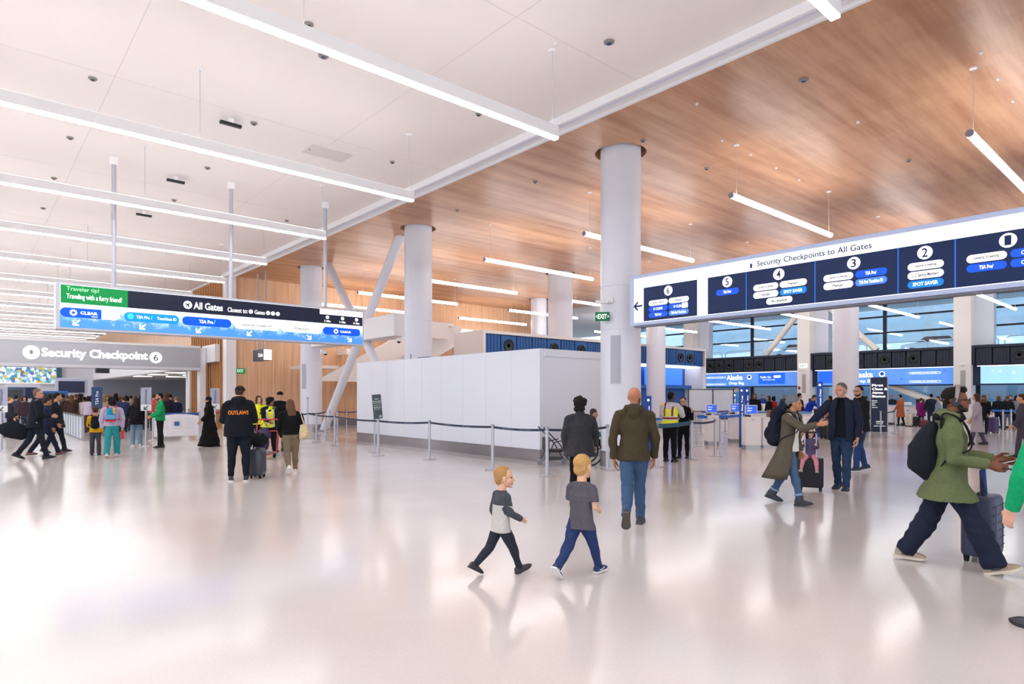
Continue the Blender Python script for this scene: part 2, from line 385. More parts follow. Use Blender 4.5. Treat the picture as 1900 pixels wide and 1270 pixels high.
MB().box(.12, 15.9, 1.2, 1.3, 0, 3.25).out('back_panel', mat('back_blue', '2b62a8', .5), t)
MB().box(.12, 15.9, .2, 1.2, 3.17, 3.22).out('light_strip', mat('strip_light', 'f4f6ff', emit=1.6), t)
MB().box(11.8, 15.2, .9, 1.0, 2.2, 3.12).out('display_screen', screen('3f78d0', .8), t)
MB().box(.12, 15.9, .75, 1.15, 2.0, 2.18).out('lower_band', mat('band_blue', '1f62b5', .4), t)
# window wall with piers, dark band, display band
XW = 42.4
piers = [35.8, 27.1, 18.4, 9.7, 1.0, -7.7]
plab = ['beyond the frosted glass screens', 'left of the drop-bag displays', 'with the small green exit sign, between the two drop-bag displays', 'with the grey grille, behind the man with the backpack', 'at the far right edge', 'out right']
for k, y in enumerate(piers[1:4]):
    t = thing('pier', 'tall cream wall pier '+plab[k+1], 'pier', (XW-.9, y, 0))
    MB().box(-.0, .8, -.4, .4, 0, CZ-.01).out('pier_body', mat('pier_cream', 'e8e0d8', .5), t)
    struct('trim_%d' % (7+k), MB().box(XW-.08, XW+.5, y-1.25, y+.4, 4.42, CZ-.01), mat('pier_side', 'e0e2ee', .5))
    MB().box(-.012, 0, -.16, .08, 1.75, 3.0).out('grille', mat('grille_grey', 'aaa39d', .6), t)
    MB().box(-.03, 0, .2, .33, 2.0, 2.2).out('fire_alarm', mat('alarm_red', 'a01a1a', .5), t)
    MB().box(-.12, 0, -.1, .1, 3.28, 3.33).out('bracket', WHITE, t)
    if k == 1:
        e = MB().box(-.04, 0, -.26, .26, 3.42, 3.7).out('exit_sign', screen('e4f4e4', .8), t)
        q = text('EXIT', -.2, .2, -.09, .09, 0, screen('1a6a3a', .3), e); q.location = (-.045, 0, 3.56); q.rotation_euler = (0, 0, -math.pi/2)
frm = mat('mullion', '1d2635', .5, metal=.3)
gm = bpy.data.materials.new('window_glass'); gm.use_nodes = True; nt = gm.node_tree
for n in list(nt.nodes): nt.nodes.remove(n)
o_ = nt.nodes.new('ShaderNodeOutputMaterial'); tr = nt.nodes.new('ShaderNodeBsdfTransparent'); tr.inputs[0].default_value = (.78, .92, 1, 1)
gl = nt.nodes.new('ShaderNodeBsdfGlossy'); gl.inputs['Roughness'].default_value = .03; mxs = nt.nodes.new('ShaderNodeMixShader'); mxs.inputs[0].default_value = .1
nt.links.new(tr.outputs[0], mxs.inputs[1]); nt.links.new(gl.outputs[0], mxs.inputs[2]); nt.links.new(mxs.outputs[0], o_.inputs[0])
fr = bpy.data.materials.new('frosted_glass'); fr.use_nodes = True; nt = fr.node_tree
for n in list(nt.nodes): nt.nodes.remove(n)
o_ = nt.nodes.new('ShaderNodeOutputMaterial'); tr = nt.nodes.new('ShaderNodeBsdfTranslucent'); tr.inputs[0].default_value = (.9, .95, 1, 1)
gl = nt.nodes.new('ShaderNodeBsdfDiffuse'); gl.inputs[0].default_value = (.84, .90, .98, 1); mxs = nt.nodes.new('ShaderNodeMixShader'); mxs.inputs[0].default_value = .5
nt.links.new(tr.outputs[0], mxs.inputs[1]); nt.links.new(gl.outputs[0], mxs.inputs[2]); nt.links.new(mxs.outputs[0], o_.inputs[0])
for k in range(5):
    y1, y0 = piers[k]-.4, piers[k+1]+.4; X = XW+.6
    w = tag(bpy.data.objects.new('window_%d' % (k+1), None), kind='structure'); COL.objects.link(w)
    b = MB()
    for y in (y1, (y0+y1)/2, y0): b.box(X-.06, X+.12, y-.09, y+.09, 0, CZ)
    for z in (.55, 4.3, 5.5, 6.5, CZ): b.box(X-.05, X+.1, y0, y1, z-.05, z+.05)
    b.out('window_frame', frm, w)
    MB().box(X, X+.02, y0, y1, .6, CZ).out('glass', gm, w)
    struct('wall_right', MB().box(X-.05, X+.15, y0-.8, y1+.0, 0, .5), WHITE)
    t = housing('counter_housing', ['dark loudspeaker band past the left pier', 'dark loudspeaker band over the first drop-bag display', 'dark loudspeaker band over the second drop-bag display', 'dark blue loudspeaker band right of the grille pier', 'dark band out right'][k], (XW-.75, y1, 0), -math.pi/2, y1-y0, 1.1, 3.3, 4.36, 10, ((1, 3), (1, 2, 3, 5, 6), (1, 3, 5, 7), (2, 5, 8), (1,))[k], darkp, darkp, .14)
    # back-lit display band
    e = thing('display_band', ['blue display band past the left pier', 'blue drop-bag display over the counters, left of the exit-sign pier', 'blue drop-bag display over the counters, behind the navy totem', 'pale blue display band at the right edge', 'display band out right'][k], 'display', (XW-.5, y1, 0), -math.pi/2)
    L = y1-y0
    MB().box(0, L, .02, .3, 2.18, 3.3).out('frame', NAVY, e)
    c0 = '5c92e6' if k < 3 else 'a8dcf6'
    sm = mat('display_'+c0, c0, .3, emit=.55, var=.12, vscale=1.2)
    MB().box(.35, L-.05, -.0, .02, 2.26, 3.2).out('screen', sm, e)
    MB().box(.2, L-.05, -.02, .04, 3.21, 3.25).out('light_strip', mat('strip_light'), e)
    WS = screen('ffffff', 1.0)
    if k in (1, 2):
        cx = L*(.42 if k == 1 else .4)
        text('Alaska', cx-.75, cx+.5, 2.72, 3.08, -.008, WS, e, bold=.02)
        disc('logo_disc', cx+1.0, 2.9, .17, -.001, WS, e); disc('logo_disc', cx+1.0, 2.92, .11, -.008, screen('2448a0', .5), e)
        text('Drop Bag', cx-.55, cx+.6, 2.34, 2.6, -.008, WS, e)
        bx = .9 if k == 1 else L-2.3
        for z in (2.86, 2.36):
            plate('outlined_bar', bx, bx+1.6, z, z+.12, -.001, WS, e, .06); plate('outlined_bar', bx+.02, bx+1.58, z+.02, z+.1, -.008, sm, e, .04)
            text('Mobile boarding' if z > 2.5 else 'Check in online', bx+.12, bx+1.4, z+.035, z+.09, -.016, WS, e)
        if k == 1:
            plate('promo_panel', 5.0, 6.9, 2.4, 3.14, -.001, screen('2563d8', .7), e)
            text('Public Go', 5.15, 5.9, 2.8, 2.95, -.01, WS, e); plate('glyph', 6.1, 6.6, 2.82, 2.98, -.008, WS, e, .07); text('information desk', 5.3, 6.2, 2.66, 2.74, -.01, WS, e)
        else:
            plate('promo_panel', .4, 2.3, 2.4, 3.14, -.001, screen('2563d8', .7), e); plate('glyph', 1.6, 2.0, 2.75, 2.95, -.008, WS, e, .03)
    rr = random.Random(k)
    for j in range(9):
        x = rr.uniform(.8, L-.5); z = rr.uniform(2.35, 3.1)
        disc('dot', x, z, rr.uniform(.04, .1), -.0004, mat('dot_%s' % c0, {'5c92e6': '4a80dc', 'a8dcf6': 'c8ecff'}[c0], .3, emit=.5), e, .003)
# exterior seen through the glass
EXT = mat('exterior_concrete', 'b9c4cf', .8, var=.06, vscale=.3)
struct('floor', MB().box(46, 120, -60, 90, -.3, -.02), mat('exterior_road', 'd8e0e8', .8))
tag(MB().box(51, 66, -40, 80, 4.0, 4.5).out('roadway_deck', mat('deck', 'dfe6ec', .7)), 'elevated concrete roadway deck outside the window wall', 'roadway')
b = MB()
for i in range(24):
    a0 = math.radians(150+i*2.6); a1 = math.radians(150+(i+1)*2.6); R = 60; c = (118, 14)
    p0 = (c[0]+R*math.cos(a0), c[1]+R*math.sin(a0)); p1 = (c[0]+R*math.cos(a1), c[1]+R*math.sin(a1))
    for z0, z1, off in ((6.1, 8.6, 0), (8.7, 11.5, .5), (11.6, 14, 1.0)):
        b.add([(p0[0]+off, p0[1], z0), (p1[0]+off, p1[1], z0), (p1[0]+off, p1[1], z1), (p0[0]+off, p0[1], z1), (p0[0]+off+.5, p0[1], z0), (p1[0]+off+.5, p1[1], z0), (p1[0]+off+.5, p1[1], z1), (p0[0]+off+.5, p0[1], z1)],
              [(0, 1, 2, 3), (4, 7, 6, 5), (0, 3, 7, 4), (1, 5, 6, 2), (0, 4, 5, 1), (3, 2, 6, 7)])
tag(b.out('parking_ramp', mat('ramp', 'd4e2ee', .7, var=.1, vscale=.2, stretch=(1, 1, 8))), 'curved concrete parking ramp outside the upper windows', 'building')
tag(MB().box(70, 71, -40, 80, 4.5, 6.2).out('garage_wall', mat('garage_dark', '5c94d0', .7)), 'dark recessed garage level outside, below the curved ramp', 'building')
for i, y in enumerate(range(-6, 40, 7)):
    tag(MB().lathe([(.5, 4.5), (.5, 8.4)], (56, y, 0)).out('ramp_column', mat('deck'), None, True), 'pale round column outside on the roadway deck', 'column', 'ramp columns outside')
for i in range(12):
    y = -6+i*4
    tag(MB().tube([(51.3, y, 4.5), (51.3, y, 5.3), (51.3, y+.25, 5.5), (51.3, y+3.4, 5.5), (51.3, y+3.65, 5.3), (51.3, y+3.65, 4.5)], .05, 8, (1, 0, 0)).out('railing', WHITE, None, True), 'white rounded pipe railing section along the roadway outside', 'railing', 'pipe railings outside')
for p, q, l in (((XW-.3, 21.3, 4.38), (XW-.3, 18.9, CZ-.05), 'white diagonal brace rising left of the exit-sign pier'), ((XW-.3, 16.9, CZ-.05), (XW-.3, 14.2, 4.38), 'white diagonal brace behind the round column, right of the exit-sign pier'),
                ((XW-.0, 9.3, .3), (XW-.0, 14.3, 2.6), 'white diagonal brace behind the counters, right of the navy totem'), ((XW-.0, 26.5, .3), (XW+.0, 23.0, 2.4), 'white diagonal brace behind the frosted screens')):
    tag(MB().tube([p, q], .2, 16, (1, 0, 0)).out('diagonal_brace', mat('pier_cream'), None, True), l, 'brace')
def car(label, loc, rz, c):
    t = thing('car', label, 'car', loc, rz)
    body = [(-2.2, .35), (-2.25, .85), (-1.5, .98), (-.95, 1.42), (.6, 1.45), (1.2, 1.0), (2.1, .85), (2.25, .4)]
    MB().prism([(x, z) for x, z in body], -.85, .85, 'y').out('body', mat('car_'+c, c, .2, spec=.7), t, True)
    MB().prism([(-1.35, 1.0), (-.9, 1.36), (.55, 1.38), (1.05, 1.0)], -.86, .86, 'y').out('windows', mat('car_glass', '1c2c40', .1), t)
    for x in (-1.4, 1.4):
        for y in (-.8, .8): MB().tube([(x, y-.1, .33), (x, y+.1, .33)], .33, 18, (0, 0, 1)).out('wheel', RUB, t, True)
car('white car parked outside behind the second drop-bag counter', (49.5, 13.0, -.02), math.pi/2, 'f0f4f8')
car('pale grey car parked outside behind the first drop-bag counter', (49.5, 22.5, -.02), math.pi/2, 'c8d4e0')
car('white car outside at the right edge', (48.8, 5.5, -.02), math.pi/2+.1, 'f0f4f9')
car('white car on the upper roadway outside, behind the walking men', (53.5, 14.0, 4.5), math.pi/2, 'eef4fa')
car('pale car on the upper roadway outside, left of the exit-sign pier', (53.5, 24.0, 4.5), math.pi/2, 'dde8f4')

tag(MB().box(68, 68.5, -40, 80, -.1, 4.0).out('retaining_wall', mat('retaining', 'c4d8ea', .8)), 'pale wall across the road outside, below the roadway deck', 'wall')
# ---------------------------------------------------------------- linear lamps
def led(key, c, e):
    m = mat(key, c, .5, emit=e); return m
BARM = led('lamp_diffuser', 'f9f8fb', BAR); TUBEM = led('lamp_tube', 'fcf9f8', TUBE)
UPM = mat('lamp_uplight', 'fbf7f4', .5, emit=8.5)
WIRE = mat('wire', 'c8c4c4', .5)
YK = [2.9+4.4*k for k in range(-3, 16)]  # rows behind the viewer are unseen, kept for the light they give
def bar_lamp(i, y, x0=-24.0, x1=7.36):
    t = thing('linear_lamp', 'white bar lamp far down the white ceiling, seen left of the all-gates sign', 'ceiling lamp', (x0, y, 5.86), 0, 'bar lamps under the white ceiling')
    L = x1-x0
    MB().box(0, L, -.055, .055, .03, .21, .006).out('housing', WHITE, t)
    MB().box(.01, L-.01, -.05, .05, 0, .03).out('diffuser', BARM, t); MB().box(.05, L-.05, -.035, .035, .208, .216).out('uplight', UPM, t)
    x = L-.1
    while x > L-16:
        MB().tube([(x, 0, .2), (x, 0, CZ-5.86)], .006, 5, (1, 0, 0)).out('suspension_wire', WIRE, t)
        MB().lathe([(.07, 0), (.07, .03)], (x, 0, CZ-5.86-.03), 14).out('ceiling_rose', WHITE, t)
        x -= 4.2
    return t
for i, y in enumerate(YK):
    l = bar_lamp(i, y, x1=7.36 if y < 80 else 7)
    if i < 12: l['label'] = 'white bar lamp, %s' % ['behind the viewer', 'behind the viewer, second', 'nearest the viewer overhead', 'its end seen at the very top of the picture', 'topmost complete one, ending nearest the near column', 'second from the top, ending above the far timber', 'third from the top, passing behind two sign poles', 'fourth from the top', 'fifth from the top, ending by the timber fins', 'sixth from the top, just above the all-gates sign', 'seventh from the top, left of the all-gates sign', 'eighth from the top, left of the all-gates sign'][i]
def tube_lamp(x0, y, L, lab, grp, z=6.1, r=.062):
    t = thing('tube_lamp', lab, 'ceiling lamp', (x0, y, z), 0, grp)
    MB().tube([(0.03, 0, 0), (L-.03, 0, 0)], r, 14, (0, 0, 1)).out('glowing_tube', TUBEM, t, True)
    MB().tube([(0, 0, 0), (.03, 0, 0)], r*1.03, 14, (0, 0, 1)).out('end_cap', GREYP, t, True)
    MB().tube([(L-.03, 0, 0), (L, 0, 0)], r*1.03, 14, (0, 0, 1)).out('end_cap', GREYP, t, True)
    for x in (.25, L-.15):
        MB().tube([(x, 0, r), (x, 0, CZ-z)], .005, 5, (1, 0, 0)).out('suspension_wire', WIRE, t)
        MB().lathe([(.06, 0), (.06, .025)], (x, 0, CZ-z-.026), 12).out('ceiling_rose', WHITE, t)
B1 = ['out left', 'out left', 'out left', 'cut by the right edge, above the directory sign', 'above the directory sign, right of the near column', 'passing behind the near column', 'the one crossing in front of the centre column', 'right of the second column', 'between the two left columns, upper one', 'low one just behind the end of the all-gates sign']
for i, y in enumerate(YK[:10]):
    if 3 <= i and y < 31: tube_lamp(12.85, y, 5.35, 'glowing tube lamp, '+B1[i], 'tube lamps under the timber ceiling, near row')
B2 = ['', '', '', 'hidden behind the right of the directory sign', 'behind the directory sign', 'behind the left of the directory sign', 'just left of the directory sign', 'partly behind the centre column', 'in front of the slim far column', 'lowest one, above the blue-panelled housing']
for i, y in enumerate(YK[:10]):
    if 3 <= i and y < 31: tube_lamp(21.5, y, 5.3, 'far glowing tube lamp, '+B2[i], 'tube lamps under the timber ceiling, far row')
B3 = ['', '', '', 'far right', 'right of the grille pier', 'left of the grille pier', 'left of the exit-sign pier', 'above the frosted screens', 'beside the far left pier', 'far behind the near column']
for i, y in enumerate(YK[:10]):
    if 3 <= i and y < 31: tube_lamp(33.2, y, 8.0 if i < 8 else 6, 'tube lamp by the window wall, '+B3[i], 'tube lamps by the window wall')
# ceiling devices
def fixture(px, py, kind, lab):
    x, y = G(px, py, CZ)
    if x > 9.2 and kind == 'spk': kind = 'dark'
    if kind == 'box':
        t = thing('ceiling_sensor', lab, 'sensor', (x, y, CZ))
        MB().box(-.21, .21, -.045, .045, -.14, -.08, .01).out('sensor_bar', BLACK, t); MB().box(-.05, .05, -.04, .04, -.08, 0).out('bracket', WHITE, t)
    elif kind == 'hatch':
        t = thing('access_hatch', lab, 'ceiling hatch', (x, y, CZ)); MB().box(-.5, .5, -.3, .3, -.012, 0, .004).out('cover', mat('hatch', 'e2dad6', .6), t); MB().box(-.45, -.42, -.03, .03, -.02, -.012).out('latch', GREYP, t)
    else:
        r = {'det': .085, 'spk': .07, 'dark': .06, 'rose': .03}[kind]
        t = thing('ceiling_device', lab, 'ceiling device', (x, y, CZ), 0, 'small round ceiling devices')
        MB().lathe([(r*.6, -.035), (r, -.02), (r, 0)], n=18).out('ring', mat('ring_grey', '8f8a8a', .5) if kind != 'rose' else WHITE, t, True)
        if kind != 'rose': MB().lathe([(.001, -.05), (r*.5, -.045), (r*.5, -.03)], n=14).out('lens', BLACK if kind != 'det' else mat('lens_blue', '31456e', .3), t, True)
for (px, py, k, l) in [(428, 221, 'box', 'black sensor bar on the white ceiling, largest and nearest of the three'), (326, 329, 'box', 'black sensor bar on the white ceiling, middle of the three'), (267, 393, 'box', 'black sensor bar on the white ceiling, farthest of the three'),
    (608, 285, 'hatch', 'pale access hatch in the white ceiling above the second bar lamp'), (600, 103, 'det', 'small round device with blue lens beside the topmost bar lamp'), (172, 145, 'spk', 'small dark ceiling device left, above the second bar lamp'),
    (471, 228, 'spk', 'small ceiling device right of the nearest black sensor bar'), (130, 255, 'spk', 'small ceiling device at far left between second and third bar lamps'), (385, 311, 'spk', 'small ceiling device just right of the middle sensor bar'),
    (1130, 77, 'det', 'small ceiling device with dark cross near the timber edge at top'), (888, 211, 'dark', 'small dark sprinkler below the topmost bar lamp'), (728, 300, 'dark', 'small dark device on the white ceiling near the timber edge'),
    (1491, 148, 'det', 'round dark device in the middle of the timber ceiling'), (1592, 226, 'rose', 'pale round device in the timber ceiling right of centre'), (1193, 260, 'spk', 'small device beside the near column opening'),
    (993, 337, 'spk', 'small device in the timber ceiling left of the near column'), (1686, 297, 'spk', 'small device in the timber ceiling above the directory sign'), (1311, 312, 'dark', 'small dark sprinkler right of the near column'),
    (848, 390, 'spk', 'small device in the timber ceiling above the second column'), (1293, 192, 'rose', 'tiny pale sprinkler right of the near column, upper'), (1820, 97, 'rose', 'tiny pale sprinkler at upper right, first'), (1852, 146, 'rose', 'tiny pale sprinkler at upper right, second'), (1880, 187, 'rose', 'tiny pale sprinkler at upper right, third'),
    (1340, 260, 'rose', 'tiny pale sprinkler above the directory sign, first of four in a line'), (1393, 286, 'rose', 'tiny pale sprinkler above the directory sign, second of four in a line'), (1440, 311, 'rose', 'tiny pale sprinkler above the directory sign, third of four in a line'), (1483, 333, 'rose', 'tiny pale sprinkler above the directory sign, last of four in a line'),
    (1031, 80, 'rose', 'pale round plate above the end of the topmost bar lamp'), (573, 44, 'spk', 'small device above the topmost bar lamp'), (100, 330, 'spk', 'faint small device at left above the third bar lamp'), (80, 386, 'spk', 'faint small device at left below the third bar lamp'), (323, 371, 'spk', 'faint small device between third and fourth bar lamps'), (532, 409, 'dark', 'tiny dark device near the end of the third bar lamp')]:
    fixture(px, py, k, l)
# ---------------------------------------------------------------- the long "all gates" sign
YS = 17.3; X0 = 1.53; X1 = 9.13; Z0 = 3.13; Z1 = 4.2
t = thing('hanging_sign', 'long lit all-gates sign on three ceiling poles, green tip panel at its left', 'sign', (X0, YS, Z0))
L = X1-X0; H = Z1-Z0
MB().box(0, L, 0, .32, 0, H, .01).out('cabinet', mat('cabinet_silver', 'c3c3cb', .4, metal=.3), t)
for X in (2.67, 5.33, 7.97):
    MB().tube([(X-X0, .16, H), (X-X0, .16, CZ-.12-Z0)], .05, 14, (1, 0, 0)).out('pole', mat('pole_grey', 'b9bbc6', .4, metal=.3), t, True)
    MB().box(X-X0-.08, X-X0+.08, .08, .24, CZ-.18-Z0, CZ-Z0, .01).out('pole_mount', WHITE, t)
def sx(px, py):
    x, z = onY(px, py, YS); return x-X0, z-Z0
WS = screen('ffffff', 1.0)
# face art
fm = mat('face_forest', 'f4f7fd', .3, emit=.75); nt = fm.node_tree; b_ = nt.nodes['Principled BSDF']
tc = nt.nodes.new('ShaderNodeTexCoord'); sp_ = nt.nodes.new('ShaderNodeSeparateXYZ'); nt.links.new(tc.outputs['Object'], sp_.inputs[0])
n1 = nt.nodes.new('ShaderNodeTexNoise'); n1.inputs['Scale'].default_value = 3.5; n1.inputs['Detail'].default_value = 9; n1.inputs['Roughness'].default_value = .75; nt.links.new(tc.outputs['Object'], n1.inputs[0])
ad = nt.nodes.new('ShaderNodeMath'); ad.operation = 'MULTIPLY_ADD'; ad.inputs[1].default_value = -1.2; nt.links.new(n1.outputs[0], ad.inputs[0]); nt.links.new(sp_.outputs[2], ad.inputs[2])
rp = nt.nodes.new('ShaderNodeValToRGB'); e = rp.color_ramp.elements; e[0].position = 0; e[0].color = (*lin('3f86d8'), 1); e[1].position = .32; e[1].color = (*lin('eef3fb'), 1)
k_ = rp.color_ramp.elements.new(.12); k_.color = (*lin('86b2ea'), 1)
ad2 = nt.nodes.new('ShaderNodeMath'); ad2.operation = 'ADD'; ad2.inputs[1].default_value = .40; nt.links.new(ad.outputs[0], ad2.inputs[0]); nt.links.new(ad2.outputs[0], rp.inputs[0])
nt.links.new(rp.outputs[0], b_.inputs['Base Color']); nt.links.new(rp.outputs[0], b_.inputs['Emission Color'])
plate('screen_face', .08, L-.04, .05, H-.05, 0, fm, t)
gx = sx(237, 560)[0]; zt = H-.05; zm = .60; 
plate('tip_panel', .09, gx, zm, zt-.01, -.008, screen('0c8140', .6), t)
plate('header_band', gx, L-.05, zm, zt-.01, -.008, screen('1d2033', .5), t)
text('Traveler tip!', .2, .82, .86, .98, -.016, screen('9be6a8', .8), t)
text('Traveling with a furry friend?', .2, gx-.12, .67, .82, -.016, WS, t)
x = sx(348, 565)[0]; disc('plane_badge', x, .79, .1, -.016, WS, t)
b = MB()
for P in ([(-.07, -.01), (.07, -.01), (.07, .01), (-.07, .01)], [(-.01, .01), (-.04, .065), (-.02, .065), (.03, .01)], [(-.01, -.01), (-.04, -.065), (-.02, -.065), (.03, -.01)]):
    c, s_ = math.cos(.8), math.sin(.8); b.prism([(x+u*c-w*s_, .79+u*s_+w*c) for u, w in P], -.026, -.022, 'y')
b.out('plane_glyph', screen('1d2033', .5), t)
text('All Gates', sx(359, 565)[0], sx(413, 568)[0], .70, .88, -.016, WS, t, bold=.02)
text('Closest to:', sx(422, 570)[0], sx(459, 572)[0], .70, .82, -.016, WS, t)
for px, ch in ((465, 'N'), (497, 'C'), (506, 'D'), (515, 'N')):
    x = sx(px, 575)[0]; disc('gate_badge', x, .755, .055, -.016, WS, t, n=16); text(ch, x-.022, x+.022, .725, .785, -.026, screen('1d2033', .5), t)
text('Gates', sx(472, 575)[0], sx(491, 576)[0], .70, .81, -.016, WS, t)
wx = sx(593, 570)[0]
plate('walk_panel', wx, L-.05, .86, zt-.01, -.014, WS, t); text('< Walk to', wx+.45, wx+.85, .9, .96, -.022, screen('1d2033', .5), t)
for px in (607, 635, 661):
    x = sx(px, 590)[0]; disc('gate_badge', x, .78, .05, -.016, WS, t, n=16); text({607: 'D', 635: 'E', 661: 'C'}[px], x-.02, x+.02, .75, .81, -.026, screen('1d2033', .5), t); text({607: '2 Min', 635: '5 Min', 661: '8 Min'}[px], x-.1, x+.1, .64, .7, -.016, WS, t)
BL = screen('0a50e0', .75); B2c = screen('1a86ee', .75); GRY = screen('20242e', .1)
def gear(cx, cz, r, y, m, par, n=10):
    P = []
    for i in range(n*4): a = 6.2832*i/(n*4); q = r*(1 if i % 4 < 2 else .8); P.append((q*math.cos(a), q*math.sin(a)))
    vs = [(cx+p[0], y, cz+p[1]) for p in P]+[(cx+p[0]*.5, y, cz+p[1]*.5) for p in P]; N = len(P)
    return MB().add(vs, [(i, (i+1) % N, (i+1) % N+N, i+N) for i in range(N)]).out('ring_logo', m, par)
pz0, pz1 = .28, .50
def pill(a, b2, m, txt, tm, logo=False, zz=(pz0, pz1)):
    x0 = sx(a, 600)[0]; x1 = sx(b2, 600)[0]; plate('pill', x0, x1, zz[0], zz[1], -.008, m, t, .11)
    return x0, x1
x0, x1 = pill(111, 222, WS, '', None); xs = sx(188, 590)[0]
P = rrpoly(x0, x0+.5, pz0, pz1, .11); P = [(min(p[0], xs), p[1]) if p[0] < x0+.25 else (xs, p[1]) for p in P]
MB().prism(P, -.018, -.012, 'y').out('pill_fill', BL, t); gear(sx(136, 586)[0], .39, .075, -.024, WS, t); text('CLEAR', sx(149, 588)[0], sx(181, 590)[0], .36, .43, -.024, WS, t, bold=.03); text('Reserve', sx(170, 588)[0], sx(181, 590)[0], .31, .34, -.024, WS, t)
x0, x1 = pill(230, 332, B2c, '', None); disc('face_icon', sx(242, 590)[0], .4, .07, -.016, screen('3cc0f4', .8), t); text('TSA Pre', sx(253, 590)[0], sx(277, 590)[0], .36, .43, -.016, WS, t, bold=.02); text('/', sx(279, 590)[0], sx(283, 590)[0], .35, .45, -.016, screen('5ae08a', .8), t); text('Touchless ID', sx(291, 590)[0], sx(327, 590)[0], .36, .43, -.016, WS, t)
x0, x1 = pill(338, 429, BL, '', None); text('TSA Pre', sx(369, 600)[0], sx(395, 600)[0], .35, .44, -.016, WS, t, bold=.02); text('/', sx(396, 600)[0], sx(400, 600)[0], .35, .46, -.016, screen('5ae08a', .8), t)
x0, x1 = pill(434, 516, WS, '', None); text('General Screening', sx(447, 600)[0], sx(504, 600)[0], .33, .44, -.016, GRY, t, bold=.02)
x0, x1 = pill(521, 596, WS, '', None); text('Premium', sx(547, 600)[0], sx(572, 600)[0], .35, .44, -.016, GRY, t, bold=.02)
x0, x1 = pill(599, 668, BL, '', None); gear(sx(623, 600)[0], .39, .075, -.016, WS, t); text('CLEAR', sx(631, 600)[0], sx(651, 600)[0], .36, .42, -.016, WS, t, bold=.03)
for px, a in ((142, -135), (265, -135), (369, -135), (463, -135), (573, -45), (648, -45)):
    arrow(sx(px, 610)[0], .17, .17, math.radians(a), -.008, WS, t)
# ---------------------------------------------------------------- directory sign of all checkpoints
XS = 10.87; YA = 8.56; YB = -.2; ZB, ZT = 3.13, 4.22
t = thing('directory_sign', 'long lit directory sign of security checkpoints six to one, fixed to the near column', 'sign', (XS, YA, ZB), -math.pi/2)
L = YA-YB; H = ZT-ZB
MB().box(0, L, 0, .24, 0, H, .01).out('cabinet', mat('cabinet_pale', 'b9c6e6', .4, metal=.1), t)
MB().box(.05, .35, .24, .4, .3, .8).out('bracket', GREYP, t)
MB().box(.1, L-.1, .03, .21, -.03, 0).out('underside_strip', mat('under_grey', '6e717e', .4, metal=.5), t)
def ys(px, py):
    y, z = onX(px, py, XS); return YA-y, z-ZB
def yr(px): return ys(px, 500)[0]
plate('white_face', yr(1177), L-.05, .07, H-.08, 0, screen('fbfcff', .95), t)
NV = screen('122247', .55); NT = screen('12204e', .3); LB = screen('2a6ad0', .6); PB = screen('1650d6', .75); TB = screen('4a7de6', .75); SB = screen('1878c8', .75)
zt = .79
plate('navy_panel', yr(1195), yr(1294), .08, zt, -.008, NV, t)
xx = [yr(1314), yr(1385.5), yr(1513), yr(1667), yr(1773), L-.05]
plate('navy_panel', xx[0], xx[-1], .08, zt, -.008, NV, t)
for q in xx[1:-1]: plate('divider', q-.008, q+.008, .08, zt, -.015, LB, t, th=.004)
arrow(yr(1185), .42, .21, math.pi, -.008, NT, t)
def num(px, ch, z=.655):
    x = yr(px); disc('number_disc', x, z, .1, -.018, WS, t); text(ch, x-.038, x+.038, z-.068, z+.068, -.03, NT, t, bold=.015)
for px, ch in ((1241, '6'), (1350.5, '5'), (1446, '4'), (1585, '3'), (1717, '2'), (1871, '1')): num(px, ch)
def sp(px0, px1, row, m, txt, tm, rows=(.405, .27, .135), h=.115, tw=.62):
    x0, x1 = yr(px0), yr(px1); z = rows[row]; plate('pill', x0, x1, z, z+h, -.018, m, t, h/2)
    if txt:
        c = (x0+x1)/2; w = (x1-x0)*tw/2
        return text(txt, c-w, c+w, z+h*.26, z+h*.74, -.028, tm, t, bold=.025)
R6 = (.385, .26, .135)
sp(1205, 1240, 0, WS, 'General Screening', GRY, R6, .11); sp(1242, 1279, 0, WS, 'Premium', GRY, R6, .11, .35)
sp(1205, 1240, 1, PB, 'O CLEAR', WS, R6, .11, .5); sp(1242, 1279, 1, PB, 'O CLEAR', WS, R6, .11, .5); plate('pill_patch', yr(1267), yr(1277.5), R6[1]+.004, R6[1]+.106, -.026, WS, t)
sp(1205, 1240, 2, PB, 'TSA Pre/', WS, R6, .11, .35); sp(1242, 1279, 2, TB, 'TSA Pre/ Touchless', WS, R6, .11, .75)
sp(1330, 1372, 0, PB, 'TSA Pre/', WS, (.41,), .115, .35)
sp(1399, 1445, 0, WS, 'General Screening', GRY); sp(1448, 1498, 0, WS, 'Premium', GRY, tw=.35)
sp(1399, 1445, 1, WS, 'Families', GRY, tw=.35); sp(1448, 1498, 1, SB, 'SPOT SAVER', WS, tw=.7); sp(1423, 1471, 2, WS, 'Accessible', GRY)
sp(1529, 1584, 0, WS, 'General Screening', GRY); sp(1588, 1647, 0, PB, 'TSA Pre/', WS, tw=.35)
sp(1529, 1584, 1, WS, 'Premium', GRY, tw=.35); sp(1588, 1647, 1, TB, 'TSA Pre/ Touchless ID', WS, tw=.75)
sp(1685, 1752, 0, WS, 'General Screening', GRY); sp(1685, 1752, 1, WS, 'U.S. Service Members', GRY, tw=.72); sp(1685, 1752, 2, SB, 'SPOT SAVER', WS, tw=.7)
sp(1794, 1869, 0, WS, 'General Screening', GRY); sp(1794, 1869, 1, PB, 'TSA Pre/', WS, tw=.35)
sp(1875, 1960, 0, PB, 'O CLEAR', WS, tw=.5); sp(1875, 1960, 1, PB, 'O CLEAR', WS, tw=.5)
